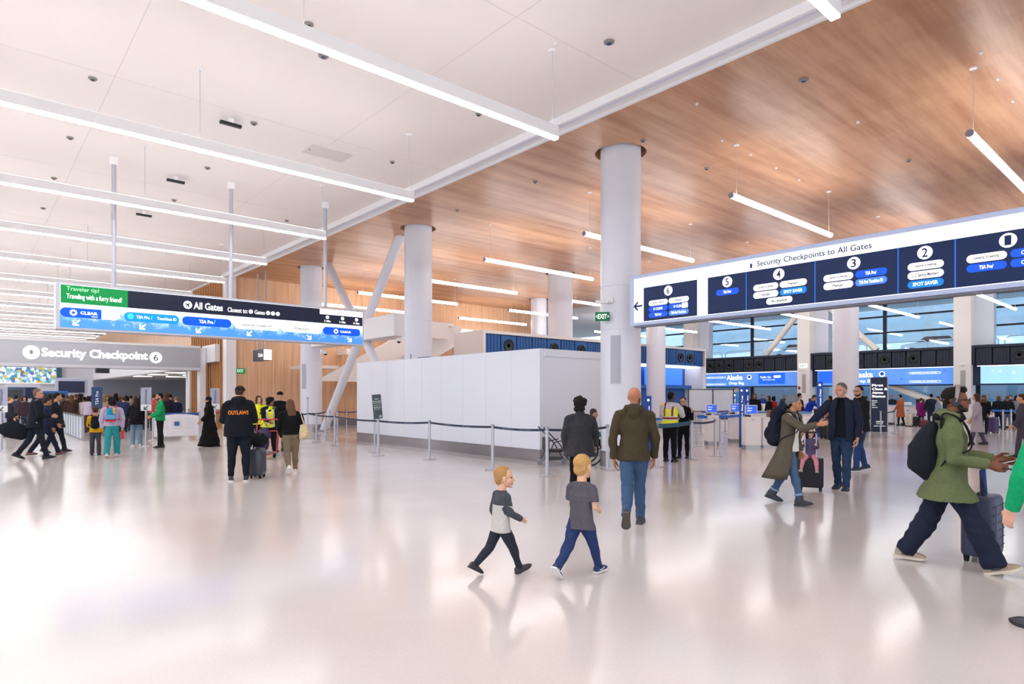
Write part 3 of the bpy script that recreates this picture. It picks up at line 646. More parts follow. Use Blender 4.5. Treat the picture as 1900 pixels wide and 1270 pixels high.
disc('officer_badge', yr(1394.5), .885, .06, -.008, screen('e6e9f4', .8), t); plate('officer_glyph', yr(1394.5)-.018, yr(1394.5)+.018, .845, .925, -.016, NT, t, .01)
text('Security Checkpoints to All Gates', yr(1405), yr(1618), .825, .955, -.014, NT, t, bold=.012)
# EXIT sign and lamp on the near column
t = thing('exit_sign', 'green exit sign on the left of the near column', 'sign', (10.90, 9.36, 3.33), math.radians(-49))
MB().box(-.16, .16, 0, .05, 0, .2, .004).out('sign_box', screen('0f6a3e', .25), t); text('EXIT', -.1, .1, .045, .155, -.006, screen('f2fff6', .9), t, bold=.02)
for s_ in (-1, 1): text('>' if s_ > 0 else '<', s_*.13-.015, s_*.13+.015, .07, .13, -.006, screen('f2fff6', .9), t)
MB().box(-.03, .03, .05, .3, .06, .14).out('stem', WHITE, t)
t = thing('security_camera', 'white camera on an arm above the green exit sign on the near column', 'camera', (10.96, 9.4, 3.72), math.radians(-49))
MB().box(-.16, .12, -.14, -.02, .0, .07, .015).out('housing', WHITE, t); MB().box(.08, .24, -.06, .08, .02, .15, .01).out('mount', WHITE, t)
def dome(px, py, X, lab, s=1):
    y, z = onX(px, py, 11.55); t = thing('dome_camera', lab, 'camera', (11.55, y, z), 0 if s > 0 else math.pi, None); s = abs(s)
    MB().tube([(0, .35*s, .1), (0, 0, .1)], .03*s, 8, (0, 0, 1)).box(-.05, .05, .3*s, .42*s, .02, .2).out('arm', WHITE, t)
    MB().lathe([(.09, 0), (.1, .05), (.05, .12)], n=16).out('shroud', WHITE, t, True); MB().lathe([(.001, -.07), (.05, -.05), (.07, 0)], n=14).out('dome', BLACK, t, True)
dome(740, 634, 11.1, 'dome camera on the left of the second column', -1); dome(604, 657, 11.1, 'dome camera right of the third column', 1); dome(560, 642, 11.0, 'dome camera left of the third column', -1)
# Security Checkpoint header
YH = 33.4; XH0, XH1 = -12, 8.75
t = thing('checkpoint_header', 'wide grey overhead header reading Security Checkpoint 6', 'sign', (XH0, YH, 2.85)); L = XH1-XH0
MB().box(0, L, 0, .7, .13, 1.1).out('header_box', mat('header_grey', 'b3b4ba', .35, metal=.55), t); MB().box(0, L, -.05, .7, 1.1, 1.2).out('top_cap', WHITE, t); MB().box(0, L, -.04, .7, 0, .13).out('bottom_rail', mat('rail_pale', 'd5d6dc', .4), t)
MB().box(0, L, .7, .8, -.0, .03).out('shadow_gap', BLACK, t)
def hx(px): return onY(px, 655, YH)[0]-XH0
WSG = screen('ffffff', 1.6)
disc('officer_badge', hx(58), .60, .29, -.01, WSG, t); plate('officer_glyph', hx(58)-.06, hx(58)+.06, .52, .70, -.02, screen('8a8f9c', .3), t, .04)
text('Security Checkpoint', hx(77), hx(274), .33, .82, -.02, WSG, t, bold=.03); disc('number_disc', hx(289), .56, .26, -.01, WSG, t); text('6', hx(289)-.1, hx(289)+.1, .40, .72, -.02, screen('3a4050', .2), t)
MB().box(hx(178), hx(178)+.5, -.1, .3, -.22, .0).out('speaker_box', BLACK, t)
for x in (0.0,): pass
tag(MB().box(8.76, 9.03, 33.5, 34.0, 0, 3.98).out('header_post', WHITE), 'white post carrying the right end of the checkpoint header', 'post')
# small hanging box sign near timber wall
t = thing('box_sign', 'small dark box sign hanging on two thin poles before the timber wall', 'sign', (10.1, 29.9, 3.2), -math.pi/2)
MB().box(0, 1.4, 0, .35, 0, .52, .01).out('sign_box', mat('sign_charcoal', '3b4150', .4), t); MB().box(1.4, 1.42, 0, .35, .02, .5).out('lit_end', screen('ffffff', .8), t)
text('Exits', .75, 1.3, .17, .34, -.01, WS, t)
for x in (.15, 1.15): MB().tube([(x, .17, .52), (x, .17, CZ-3.2)], .04, 10, (1, 0, 0)).out('pole', mat('pole_grey'), t, True)
t = thing('exit_sign', 'green exit sign on the timber wall beside its white pier', 'sign', (9.9, 31.15, 2.8))
MB().box(-.2, .25, -.03, 0, -.12, .12).out('sign_box', screen('1c8a4a', .4), t); text('EXIT', -.12, .17, -.07, .07, -.035, screen('e8ffe8', .8), t)
# white escalator behind the enclosure
t = thing('escalator', 'white escalator underside rising behind the enclosure in front of the timber wall', 'escalator', (12.4, 28.2, 0))
EW = mat('escalator_white', 'f3efec', .5)
for j in range(3):
    y = j*1.0
    MB().prism([(0+j*1.6, 2.3), (6.2+j*1.6, 5.6), (7.6+j*1.6, 5.6), (7.6+j*1.6, 4.7), (6.6+j*1.6, 4.7), (2.2+j*1.6, 2.3)], y, y+.16, 'y').out('side_panel', EW, t)
for k in range(9):
    MB().box(1.4+k*.72, 2.3+k*.72, .16, 2.0, 2.55+k*.36, 2.72+k*.36).out('stepped_soffit', EW, t)
MB().box(-.4, 1.2, .1, 2, 2.9, 3.05).out('landing', EW, t)
for x_ in (2.5, 5.5): MB().box(x_, x_+.3, 1.9, 3.0, 3.0+x_*.3, 3.3+x_*.3).out('wall_support', EW, t)
o = MB(); n = 14
P = [(3.9*math.cos(math.radians(100+i*5)), 3.0*math.sin(math.radians(100+i*5))) for i in range(n+1)]
pp = [(p[0], p[1]) for p in P]+[(p[0]*.82, p[1]*.82) for p in P[::-1]]
c = tag(o.prism([(p[0]+24.4, p[1]+1.6) for p in pp], 30.5, 31.18, 'y').out('curved_soffit', EW, None, True), 'curved white soffit piece left of the blue-panelled housing', 'soffit')
# ---------------------------------------------------------------- people
D2R = math.radians
def Ry(a): return Matrix.Rotation(a, 3, 'Y')
def Rz(a): return Matrix.Rotation(a, 3, 'Z')
def unit(v): v = Vector(v); v.normalize(); return v
class Fig:
    """a posed figure facing +x; all joints in its own space, feet on z=0"""
    def __init__(s, H=1.75, kid=0, lean=0, twist=0, legL=(0, 0), legR=(0, 0), footL=0, footR=0, armL=(0, 8, 10), armR=(0, 8, 10),
                 head=(0, 0), spread=3, seat=None, stoop=0, fat=1.0, yawL=6, yawR=6, **k):
        s.H = H; s.kid = kid; s.fat = fat
        K = lambda a, b: (a*(1-kid)+b*kid)*H
        s.hh = K(.132, .195)
        hipz, knee, ank = K(.515, .45), K(.27, .235), K(.047, .045)
        s.ank = ank; s.thigh = hipz-knee; s.shin = knee-ank
        s.sw = K(.112, .098); s.hw = K(.044, .044)
        tz = K(.30, .30)       # hip to shoulder line
        s.Rt = Ry(D2R(lean)); s.Rtt = s.Rt@Rz(D2R(twist))
        pel = Vector((0, 0, 0)); s.up = s.Rt@Vector((0, 0, 1))
        s.pel = pel; s.waist = pel+s.up*tz*.38; s.chest = pel+s.up*tz*.72; s.shc = pel+s.up*tz*1.0
        Rh = Ry(D2R(lean+stoop)); s.neck = s.shc+Rh@Vector((.0, 0, K(.028, .02)))
        s.R_head = Rz(D2R(head[0]))@Ry(D2R(head[1]))
        s.headc = s.neck+Rh@Vector((.008*H, 0, 0))+s.R_head@Vector((.012*H, 0, s.hh*.60))
        s.sh = {}; s.el = {}; s.wr = {}; s.hip = {}; s.kn = {}; s.an = {}; s.ft = {}; s.Rhand = {}
        ua, fa = K(.172, .15), K(.145, .125); s.ua, s.fa = ua, fa
        for sd, sg, leg, foot, arm, yw in (('L', 1, legL, footL, armL, yawL), ('R', -1, legR, footR, armR, yawR)):
            s.hip[sd] = pel+s.Rt@Vector((0, sg*s.hw, 0))*1.0
            ab = D2R(spread if len(leg) < 3 else leg[2])
            def dr(p, a=ab): return Vector((math.sin(p)*math.cos(a), sg*math.sin(a), -math.cos(p)*math.cos(a)))
            s.kn[sd] = s.hip[sd]+dr(D2R(leg[0]))*s.thigh
            s.an[sd] = s.kn[sd]+dr(D2R(leg[0]-leg[1]), ab*.3)*s.shin
            s.ft[sd] = Rz(D2R(sg*yw))@Ry(-D2R(foot))
            s.sh[sd] = s.shc+s.Rtt@Vector((0, sg*s.sw*.97, -.024*H))
            p, a, e = D2R(arm[0]), D2R(arm[1]), D2R(arm[2]); iy = D2R(arm[3]) if len(arm) > 3 else D2R(4); roll = D2R(arm[4]) if len(arm) > 4 else 0
            tw = Rz(D2R(twist))
            s.el[sd] = s.sh[sd]+tw@Vector((math.sin(p)*math.cos(a), sg*math.sin(a), -math.cos(p)*math.cos(a)))*ua
            q = p+e; d = tw@Vector((math.sin(q)*math.cos(iy), -sg*math.sin(iy), -math.cos(q)*math.cos(iy)))
            s.wr[sd] = s.el[sd]+d*fa
            up = tw@Vector((math.cos(q), 0, math.sin(q))); up = unit(up-d*up.dot(d)); lat = up.cross(d)   # up: thumb side
            Rr = Matrix.Rotation(roll*sg, 3, d); up = Rr@up
            n = unit(d.cross(up))*(1)     # palm normal candidates
            inw = tw@Vector((0, -sg, 0))
            if roll == 0 and n.dot(inw) < 0: n = -n
            elif roll != 0:
                n0 = unit(d.cross(Matrix.Rotation(-roll*sg, 3, d)@up)); n = n if n0.dot(inw) > 0 else -n
            s.Rhand[sd] = (d, up, n)
        zs = []
        for sd in 'LR':
            for x in (-.035*H, .10*H): zs.append((s.an[sd]+s.ft[sd]@Vector((x, 0, -ank))).z)
        dz = -min(zs) if seat is None else seat+.055*H
        off = Vector((0, 0, dz))
        for nm in ('pel', 'waist', 'chest', 'shc', 'neck', 'headc'): setattr(s, nm, getattr(s, nm)+off)
        for dct in (s.sh, s.el, s.wr, s.hip, s.kn, s.an):
            for k2 in dct: dct[k2] = dct[k2]+off
def hand(b, f, sd, curl=25, k=1.0, fingers=True, point=False):
    d, up, n = f.Rhand[sd]; w = f.wr[sd]; h = (.108 if not f.kid else .098)*f.H*k
    R = lambda a: Matrix.Rotation(a, 3, d.cross(n))       # turns d towards n
    if (R(.2)@d).dot(n) < 0: R0 = R; R = lambda a: R0(-a)
    pl = h*.5
    b.tube([w-d*h*.12, w+d*h*.1, w+d*pl*.6, w+d*pl], [(h*.15, h*.11), (h*.16, h*.10), (h*.22, h*.085), (h*.215, h*.075)], 12, up)
    if not fingers:
        b.tube([w+d*pl*.9, w+d*h*.75+n*h*.06, w+d*h*.95+n*h*.16], [(h*.2, h*.07), (h*.18, h*.06), (h*.14, h*.05)], 10, up); 
    else:
        for i, (o, L) in enumerate(((.155, .44), (.052, .48), (-.052, .45), (-.15, .36))):
            c = D2R(curl if not (point and i == 0) else 4); p = w+d*pl*.93+up*h*o; r = h*(.053-.003*i)
            sp = up*(o*.12)
            d1 = unit(R(c*.7)@d+sp); p1 = p+d1*h*L*.45; d2 = R(c*1.8)@d; p2 = p1+d2*h*L*.32; d3 = R(c*2.6)@d; p3 = p2+d3*h*L*.23
            b.tube([p-d*h*.05, p1, p2, p3], [r*1.05, r, r*.92, r*.7], 8, up); b.ell(p3, r*.7, n=8)
    t0 = w+d*h*.14+up*h*.12; t1 = t0+unit(d*.65+up*.75+n*.35)*h*.24; t2 = t1+unit(d*.9+up*.25+n*.55)*h*.17; t3 = t2+unit(d*.95+n*.5)*h*.12
    b.tube([t0, t1, t2, t3], [h*.085, h*.068, h*.058, h*.042], 8, n); b.ell(t3, h*.042, n=8)
def head_prims(b, f, det=1):
    k = f.hh/.232; c = f.headc; R = f.R_head
    def E(p, r): b.ell(c+R@Vector(p)*k, tuple(q*k for q in r), R, 18 if det else 12)
    kd = f.kid
    E((-.014, 0, .030), (.096, .077, .088)); E((.028, 0, -.03), (.060+.004*kd, .060, .072)); E((.052, 0, -.078), (.034, .034, .030)); E((-.03, 0, -.02), (.06, .062, .06))
    E((.045, .034, -.034), (.034, .026, .036)); E((.045, -.034, -.034), (.034, .026, .036))
    for s in (1, -1):
        E((-.006, s*.077, -.012), (.019, .009, .031)); E((-.012, s*.083, -.004), (.014, .007, .022))
    if det:
        E((.070, 0, .026), (.017, .046, .014)); E((.086, 0, -.056), (.011, .024, .008)); E((.084, 0, -.070), (.011, .020, .009)); E((.078, 0, -.098), (.014, .018, .013))
    nl = 1-.35*kd
    P = [c+R@Vector(p)*k for p in ((.080, 0, .012), (.088+.006*nl, 0, -.012), (.090+.014*nl, 0, -.028), (.088, 0, -.038))]
    b.tube(P, [(.009*k, .008*k), (.011*k, .011*k), (.015*k, .013*k), (.012*k, .008*k)], 10, R@Vector((0, 1, 0)))
    nr = f.hh*(.24 if not kd else .20)
    b.tube([f.shc-f.up*.02*f.H, f.neck, c+R@Vector((-.018, 0, -.06))*k, c+R@Vector((-.014, 0, -.01))*k], [nr*1.25, nr, nr*.95, nr*.9], 16, (0, 1, 0))
def make_body(f, sk, parent, vox, hands=({}, {}), det=1, legs=True, lipc=None, shorts=False):
    b = MB(); H = f.H; w = f.fat; head_prims(b, f, det)
    lat = f.Rtt@Vector((0, 1, 0))
    b.tube([f.pel-f.up*.02*H, f.waist, f.chest, f.shc+f.up*.004*H], [(.075*H*w, .045*H*w), (.066*H*w, .045*H*w), (.072*H*w, .05*H*w), (.045*H, .030*H)], 16, lat)
    for i, sd in enumerate('LR'):
        kk = 1-.08*f.kid
        b.ell(f.sh[sd], .03*H); b.tube([f.sh[sd], f.el[sd], f.wr[sd]], [.027*H*kk, .021*H*kk, .0155*H*kk], 12, (0, 1, 0)); b.ell(f.el[sd], .022*H*kk)
        hand(b, f, sd, fingers=det > 0, **hands[i])
        b.ell(f.hip[sd], .042*H); b.tube([f.hip[sd], f.kn[sd], f.an[sd]], [.04*H, .028*H, .02*H], 12, (0, 1, 0)); b.ell(f.kn[sd], .029*H)
        b.tube([f.an[sd], f.an[sd]+f.ft[sd]@Vector((.03*H, 0, -f.ank*.6))], [.017*H, .012*H], 8, (0, 1, 0))
    eye = mat('eye_dark', '1a1210', .2); lip = mat('lip_'+sk, lipc or 'a0584c', .5)
    o = blob('body', b, vox, [skin(sk), eye, lip], parent, 2 if det else 1)
    if det:
        k = f.hh/.232; me = o.data; Ri = f.R_head.transposed(); c = f.headc
        ps = np.empty(len(me.polygons)*3, 'f'); me.polygons.foreach_get('center', ps); ps = ps.reshape(-1, 3)
        L = (ps-np.array(c))@np.array(Ri.transposed())/k
        mi = np.zeros(len(ps), 'i')
        for sg in (1, -1): mi[(((L[:, 1]-sg*.031)/.013)**2+((L[:, 2]-.001)/.0062)**2 < 1) & (L[:, 0] > .05)] = 1
        mi[((L[:, 1]/.023)**2+((L[:, 2]+.063)/.0085)**2 < 1) & (L[:, 0] > .07)] = 2
        me.polygons.foreach_set('material_index', mi); me.update()
    return o
def shoe(f, sd, c, sole, parent, name='shoe', boot=0, accent=None):
    H = f.H; L = .152*H*(1.0 if not f.kid else 1.05); A = f.an[sd]; R = f.ft[sd]; k = L/.27
    def P(x, y, z): return A+R@Vector((x*k-.055*k, y*k, z*k-f.ank))
    secs = [(-.036, .022, .05), (-.028, .036, .095), (.0, .041, .112+boot*.4), (.04, .041, .118+boot*.4), (.085, .043, .102), (.125, .048, .083), (.165, .051, .069), (.2, .047, .060), (.228, .031, .047), (.24, .012, .032)]
    N = 14; vs = []; fs = []
    for x, w, h in secs:
        for j in range(N):
            t = 2*math.pi*j/N; y = w*math.cos(t); z = .022+(h-.022)*max(0, math.sin(t))**.75 if math.sin(t) > 0 else .022+.004*math.sin(t)
            vs.append(P(x, y, z))
    for i in range(len(secs)-1):
        for j in range(N): fs.append((i*N+j, i*N+(j+1) % N, (i+1)*N+(j+1) % N, (i+1)*N+j))
    fs.append(tuple(range(N))[::-1]); fs.append(tuple((len(secs)-1)*N+j for j in range(N)))
    o = MB().add(vs, fs).out(name, mat('shoe_'+c, c, .6, var=.1, vscale=30), parent, True)
    vs = []; fs = []
    for x, w, h in secs:
        w += .005
        if x == secs[0][0]: x -= .008
        if x == secs[-1][0]: x += .006
        toe = max(0, x-.17)*.22
        vs += [P(x, -w, .0+toe), P(x, w, .0+toe), P(x, w, .026+toe*.6), P(x, -w, .026+toe*.6)]
    n = len(secs)
    for i in range(n-1):
        for j in range(4): fs.append((i*4+j, i*4+(j+1) % 4, (i+1)*4+(j+1) % 4, (i+1)*4+j))
    fs += [(3, 2, 1, 0), (4*n-4, 4*n-3, 4*n-2, 4*n-1)]
    MB().add(vs, fs).out('sole', mat('sole_'+sole, sole, .6), o, False)
    if accent:
        for sgn in (-1, 1):
            MB().tube([P(.02, sgn*.04, .045), P(.07, sgn*.044, .04), P(.13, sgn*.049, .06)], .005*k, 6).out('side_mark', mat('acc_'+accent, accent, .5), o)
    return o
def trousers(f, c, parent, vox, fit=1.0, hem=1.0, wide=0, end=0.0, wr=.006, name='trousers', top=.05, shorts=0):
    H = f.H; b = MB(); w = f.fat; kk = 1+.08*f.kid
    b.tube([f.pel-f.up*.055*H, f.pel-f.up*.02*H, f.pel+f.up*.03*H, f.pel+f.up*top*H*1.5], [(.075*H*w, .055*H*w), (.094*H*w, .066*H*w), (.092*H*w, .064*H*w), (.086*H*w, .06*H*w)], 18, f.Rt@Vector((0, 1, 0)))
    for sd in 'LR':
        h, k, a = f.hip[sd], f.kn[sd], f.an[sd]; d = unit(a-k)
        a2 = a+d*((end+.012)*H) ; th = .049*H*fit*w**.6*kk; kn = .037*H*fit*kk+wide*.4*H; an = .029*H*hem+wide*H
        b.ell(h, (th*1.02, th, th)); 
        b.tube([h+Vector((0, 0, .02*H)), h.lerp(k, .35), h.lerp(k, .75), k, k.lerp(a, .3), k.lerp(a, .7), a2], [th, th*1.0, th*.82+wide*.2*H, kn, kn*1.02+wide*.2*H, (kn+an)/2*.95, an], 16, (0, 1, 0))
    bt = f.pel-f.up*.035*H; b.ell(bt+f.Rt@Vector((-.012*H, .038*H, .012*H)), .046*H*w**.5); b.ell(bt+f.Rt@Vector((-.012*H, -.038*H, .012*H)), .046*H*w**.5)
    return blob(name, b, vox, fabric(c), parent, 3, wr, 16)
def top(f, c, parent, vox, name='jacket', loose=1.0, hem=-.03, flare=1.0, sleeve=1.0, hood=0, collar=0, arm=1.0, wr=.006, mats=None, front=0, belly=0, hemx=0, fab=None):
    """upper garment: torso and both sleeves in one skin. hem is measured from the hip joint, in heights"""
    H = f.H; b = MB(); w = f.fat*loose; lat = f.Rtt@Vector((0, 1, 0)); latp = f.Rt@Vector((0, 1, 0)); u = f.up; fw = f.Rt@Vector((1, 0, 0))
    kk = 1+.06*f.kid
    pts = []; rr = []
    if hem < -.06:
        n = 4
        for i in range(n):
            t = 1-i/n; z = hem*t
            pts.append(f.pel+Vector((0, 0, z*H))+fw*(hemx*t*H)); rr.append(((.098+.02*t*flare)*H*w*(1+(flare-1)*t), (.072+.02*t*flare)*H*w*(1+(flare-1)*t)))
    else: pts.append(f.pel+u*hem*H); rr.append((.107*H*w*flare, .080*H*w*flare))
    pts += [f.pel+u*.035*H, f.waist, f.chest, f.shc-u*.045*H, f.shc-u*.004*H, f.neck+u*.002*H]
    rr += [(.098*H*w, .073*H*w), (.087*H*w, (.068+belly)*H*w), (.096*H*w**.7*kk, .070*H*w**.8), (.088*H*w**.3*kk, .056*H*w**.5), (.055*H*kk*(1+.12*f.kid), (.042+.008*f.kid)*H), (.038*H*(1+.3*f.kid), (.037+.008*f.kid)*H)]
    b.tube(pts, rr, 22, lat)
    for sd in 'LR':
        s_, e, r = f.sh[sd], f.el[sd], f.wr[sd]
        arm_ = 1+(arm-1)*.6; b.ell(s_+u*(-.006*H), .037*H*arm_**.5*kk, n=14); ar = .0345*H*arm_*kk; er = .0305*H*arm_*kk; wrr = .0225*H*arm_*kk
        b.tube([f.shc-u*.012*H+(s_-f.shc)*.25, s_.lerp(f.shc, .45)+u*.004*H, s_, s_.lerp(e, .2)], [.034*H, .036*H, .036*H*arm_**.5*kk, .036*H*arm_*kk], 12, (1, 0, 0))
        if sleeve >= .95:
            b.tube([s_, s_.lerp(e, .5), e, e.lerp(r, .5), e.lerp(r, sleeve)], [ar*1.06, ar, er*1.05, er*.9, wrr*1.1], 14, (0, 1, 0)); b.ell(e, er*1.05)
        elif sleeve > .5: b.tube([s_, e, e.lerp(r, sleeve-.5)], [ar*1.08, er*1.05, er], 14, (0, 1, 0)); b.ell(e, er*1.02)
        elif sleeve > 0: b.tube([s_, s_.lerp(e, sleeve*2)], [ar*1.1, ar*1.12], 14, (0, 1, 0))
    if collar: b.tube([f.neck-u*.012*H, f.neck+u*collar*H], [(.046*H, .045*H), (.038*H*1.1, .040*H*1.1)], 16, lat)
    if hood:
        c0 = f.neck+f.Rt@Vector((-.034*H, 0, -.004*H)); 
        b.ell(c0, (.036*H*hood, .058*H*hood, .030*H*hood), f.Rt); b.ell(c0+f.Rt@Vector((-.018*H, 0, -.03*H)), (.024*H*hood, .038*H*hood, .04*H*hood), f.Rt)
        b.tube([f.neck+f.Rt@Vector((.03*H, .035*H, -.01*H)), f.neck+f.Rt@Vector((-.01*H, .05*H, 0.0*H)), c0, f.neck+f.Rt@Vector((-.01*H, -.05*H, .0)), f.neck+f.Rt@Vector((.03*H, -.035*H, -.01*H))], .018*H*hood, 10, (0, 0, 1))
    return blob(name, b, vox, mats or fab or fabric(c), parent, 3, wr, 15)
def hair(f, c, parent, vox, style='short', name='hair'):
    k = f.hh/.232; C = f.headc; R = f.R_head; b = MB()
    def E(p, r): b.ell(C+R@Vector(p)*k, tuple(q*k for q in r), R, 18)
    def T(pts, rad): b.tube([C+R@Vector(p)*k for p in pts], [(a*k, q*k) for a, q in rad], 16, R@Vector((0, 1, 0)))
    wr, wf = .003, 60
    if style == 'short': E((-.026, 0, .043), (.096, .083, .086)); E((-.055, 0, -.005), (.055, .072, .06))
    elif style == 'crop': E((-.025, 0, .041), (.094, .081, .086)); E((-.056, 0, -.012), (.052, .071, .072))
    elif style == 'curly':
        wr = .012; wf = 45; E((-.03, 0, .04), (.115, .115, .108)); E((-.055, 0, -.06), (.075, .095, .07)); E((.02, 0, .1), (.07, .08, .04))
    elif style == 'afro': wr = .006; E((-.026, 0, .046), (.094, .083, .085)); E((-.058, 0, -.005), (.045, .068, .055)); E((.045, 0, .098), (.045, .055, .03))
    elif style == 'long':
        E((-.024, 0, .040), (.098, .086, .09)); T([(-.04, 0, .04), (-.07, 0, -.06), (-.085, 0, -.16), (-.09, 0, -.25), (-.088, 0, -.33)], [(.08, .06), (.092, .055), (.10, .045), (.10, .035), (.07, .02)])
        for s in (1, -1): T([(.0, s*.075, .03), (-.01, s*.084, -.06), (-.03, s*.085, -.16)], [(.02, .04), (.018, .04), (.015, .03)])
    elif style == 'bob':
        E((-.024, 0, .040), (.098, .088, .09)); T([(-.03, 0, .04), (-.055, 0, -.06), (-.06, 0, -.13)], [(.085, .07), (.092, .06), (.08, .05)])
        for s in (1, -1): T([(.02, s*.075, .03), (.012, s*.084, -.05), (.0, s*.08, -.11)], [(.02, .04), (.02, .04), (.015, .03)])
    elif style == 'bun': E((-.026, 0, .043), (.096, .083, .086)); E((-.055, 0, -.005), (.055, .072, .06)); E((-.09, 0, .09), (.045, .045, .04))
    elif style == 'hijab':
        wr = .004; wf = 20; E((-.02, 0, .035), (.105, .093, .100)); E((-.03, 0, -.06), (.085, .085, .08)); T([(-.0, 0, -.06), (-.02, 0, -.14), (-.02, 0, -.22)], [(.085, .08), (.12, .10), (.16, .11)])
    m = mat('hair_'+c, c, .75, var=.15, vscale=90, bump=.5, bscale=110, spec=.25) if style != 'hijab' else fabric(c)
    return blob(name, b, vox, m, parent, 1, wr, wf)
def cap(f, c, parent, brim=True, back=False, name='cap', fc=None):
    k = f.hh/.232; C = f.headc; R = f.R_head; b = MB()
    prof = [(.092, .022), (.094, .05), (.085, .085), (.06, .108), (.02, .118), (.001, .119)]
    n = 24; vs = []; fs = []
    for r, z in prof:
        for i in range(n): t = 2*math.pi*i/n; vs.append(C+R@Vector(((r*1.08*math.cos(t)-.016), r*.93*math.sin(t), z+(.012*math.cos(t))))*k)
    for j in range(len(prof)-1):
        for i in range(n): fs.append((j*n+i, j*n+(i+1) % n, (j+1)*n+(i+1) % n, (j+1)*n+i))
    o = b.add(vs, fs).out(name, fabric(c), parent, 2)
    if brim:
        q = MB(); sgn = -1 if back else 1; P = [(.07, -.075), (.11, -.065), (.145, -.035), (.155, 0), (.145, .035), (.11, .065), (.07, .075)]
        top_ = [C+R@Vector((sgn*x-.01, y, .034+.02*(1-(y/.08)**2)*0-.02*(x-.07)))*k for x, y in P]; bot = [p-R@Vector((0, 0, .006))*k for p in top_]
        m = len(P); q.add(top_+bot, [tuple(range(m)), tuple(range(m, 2*m))[::-1]]+[(i, (i+1) % m, (i+1) % m+m, i+m) for i in range(m)]).out('brim', fabric(c), o)
    return o
def beanie(f, c, parent, vox):
    k = f.hh/.232; C = f.headc; R = f.R_head; b = MB()
    def E(p, r): b.ell(C+R@Vector(p)*k, tuple(q*k for q in r), R, 20)
    E((-.035, 0, .055), (.102, .092, .095)); E((-.075, 0, .03), (.075, .08, .08))
    return blob('beanie', b, vox, fabric(c), parent, 2, .003, 60)
def beard(f, c, parent, vox):
    k = f.hh/.232; C = f.headc; R = f.R_head; b = MB()
    b.ell(C+R@Vector((.054, 0, -.084))*k, (.037*k, .040*k, .030*k), R); b.ell(C+R@Vector((.03, .047, -.055))*k, (.028*k, .013*k, .040*k), R); b.ell(C+R@Vector((.03, -.047, -.055))*k, (.028*k, .013*k, .040*k), R)
    return blob('beard', b, vox, mat('hair_'+c, c, .8), parent, 1)
def glasses(f, parent):
    k = f.hh/.232; C = f.headc; R = f.R_head; b = MB()
    for s in (1, -1):
        b.tube([C+R@Vector((.104, s*.032+.024*math.cos(t), .002+.018*math.sin(t)))*k for t in [6.2832*i/12 for i in range(13)]], .0025*k, 6, R@Vector((1, 0, 0)))
        b.tube([C+R@Vector(p)*k for p in ((.103, s*.055, .006), (.06, s*.075, .006), (-.01, s*.083, .0))], .003*k, 6, R@Vector((0, 0, 1)))
    b.tube([C+R@Vector((.105, y, .006))*k for y in (-.01, .01)], .003*k, 6, R@Vector((0, 0, 1)))
    return b.out('glasses', BLACK, parent)
def headings(px, face):
    """face: 0 away from the camera, 90 to the right, 180 towards, 270 to the left -> world z rotation"""
    return PHI-math.atan((px-950)/F)-D2R(face)
def person(label, px, py, face, pose, sk='d9a380', vox=.009, det=1, hands=None, loc=None, group=None):
    if 'H' not in pose: pose['H'] = 1.72
    f = Fig(**pose); loc = loc or G(px, py); root = thing('person', label, 'person', loc, headings(px, face), group)
    if det == 0: hands = ({}, {})
    make_body(f, sk, root, vox, hands or ({}, {}), det)
    return f, root
def world(root, v): return Matrix.Translation(root.location)@root.rotation_euler.to_matrix().to_4x4()@Vector(v)
def project_text(s, garment, root, zc, w, h, m, xdir=-1, name='lettering', off=.008, stretch_z=1):
    """letters laid on the back of a garment (the figure faces +x, the back looks to -x)"""
    me = garment.data; bv = BVHTree.FromPolygons([v.co[:] for v in me.vertices], [tuple(p.vertices) for p in me.polygons])
    v, fc = text_mesh(s, .03)
    ax, bx = min(p[0] for p in v), max(p[0] for p in v); az, bz = min(p[1] for p in v), max(p[1] for p in v)
    vs = []
    for p in v:
        y = -(p[0]-(ax+bx)/2)/(bx-ax)*w; z = zc+(p[1]-(az+bz)/2)/(bz-az)*h
        hit = bv.ray_cast(Vector((xdir*2, y, z)), Vector((-xdir, 0, 0)))
        x = hit[0].x if hit[0] is not None else 0
        vs.append((x+xdir*off, y, z))
    m2 = bpy.data.meshes.new(name); m2.from_pydata(vs, [], fc); return link(name, m2, garment, m)
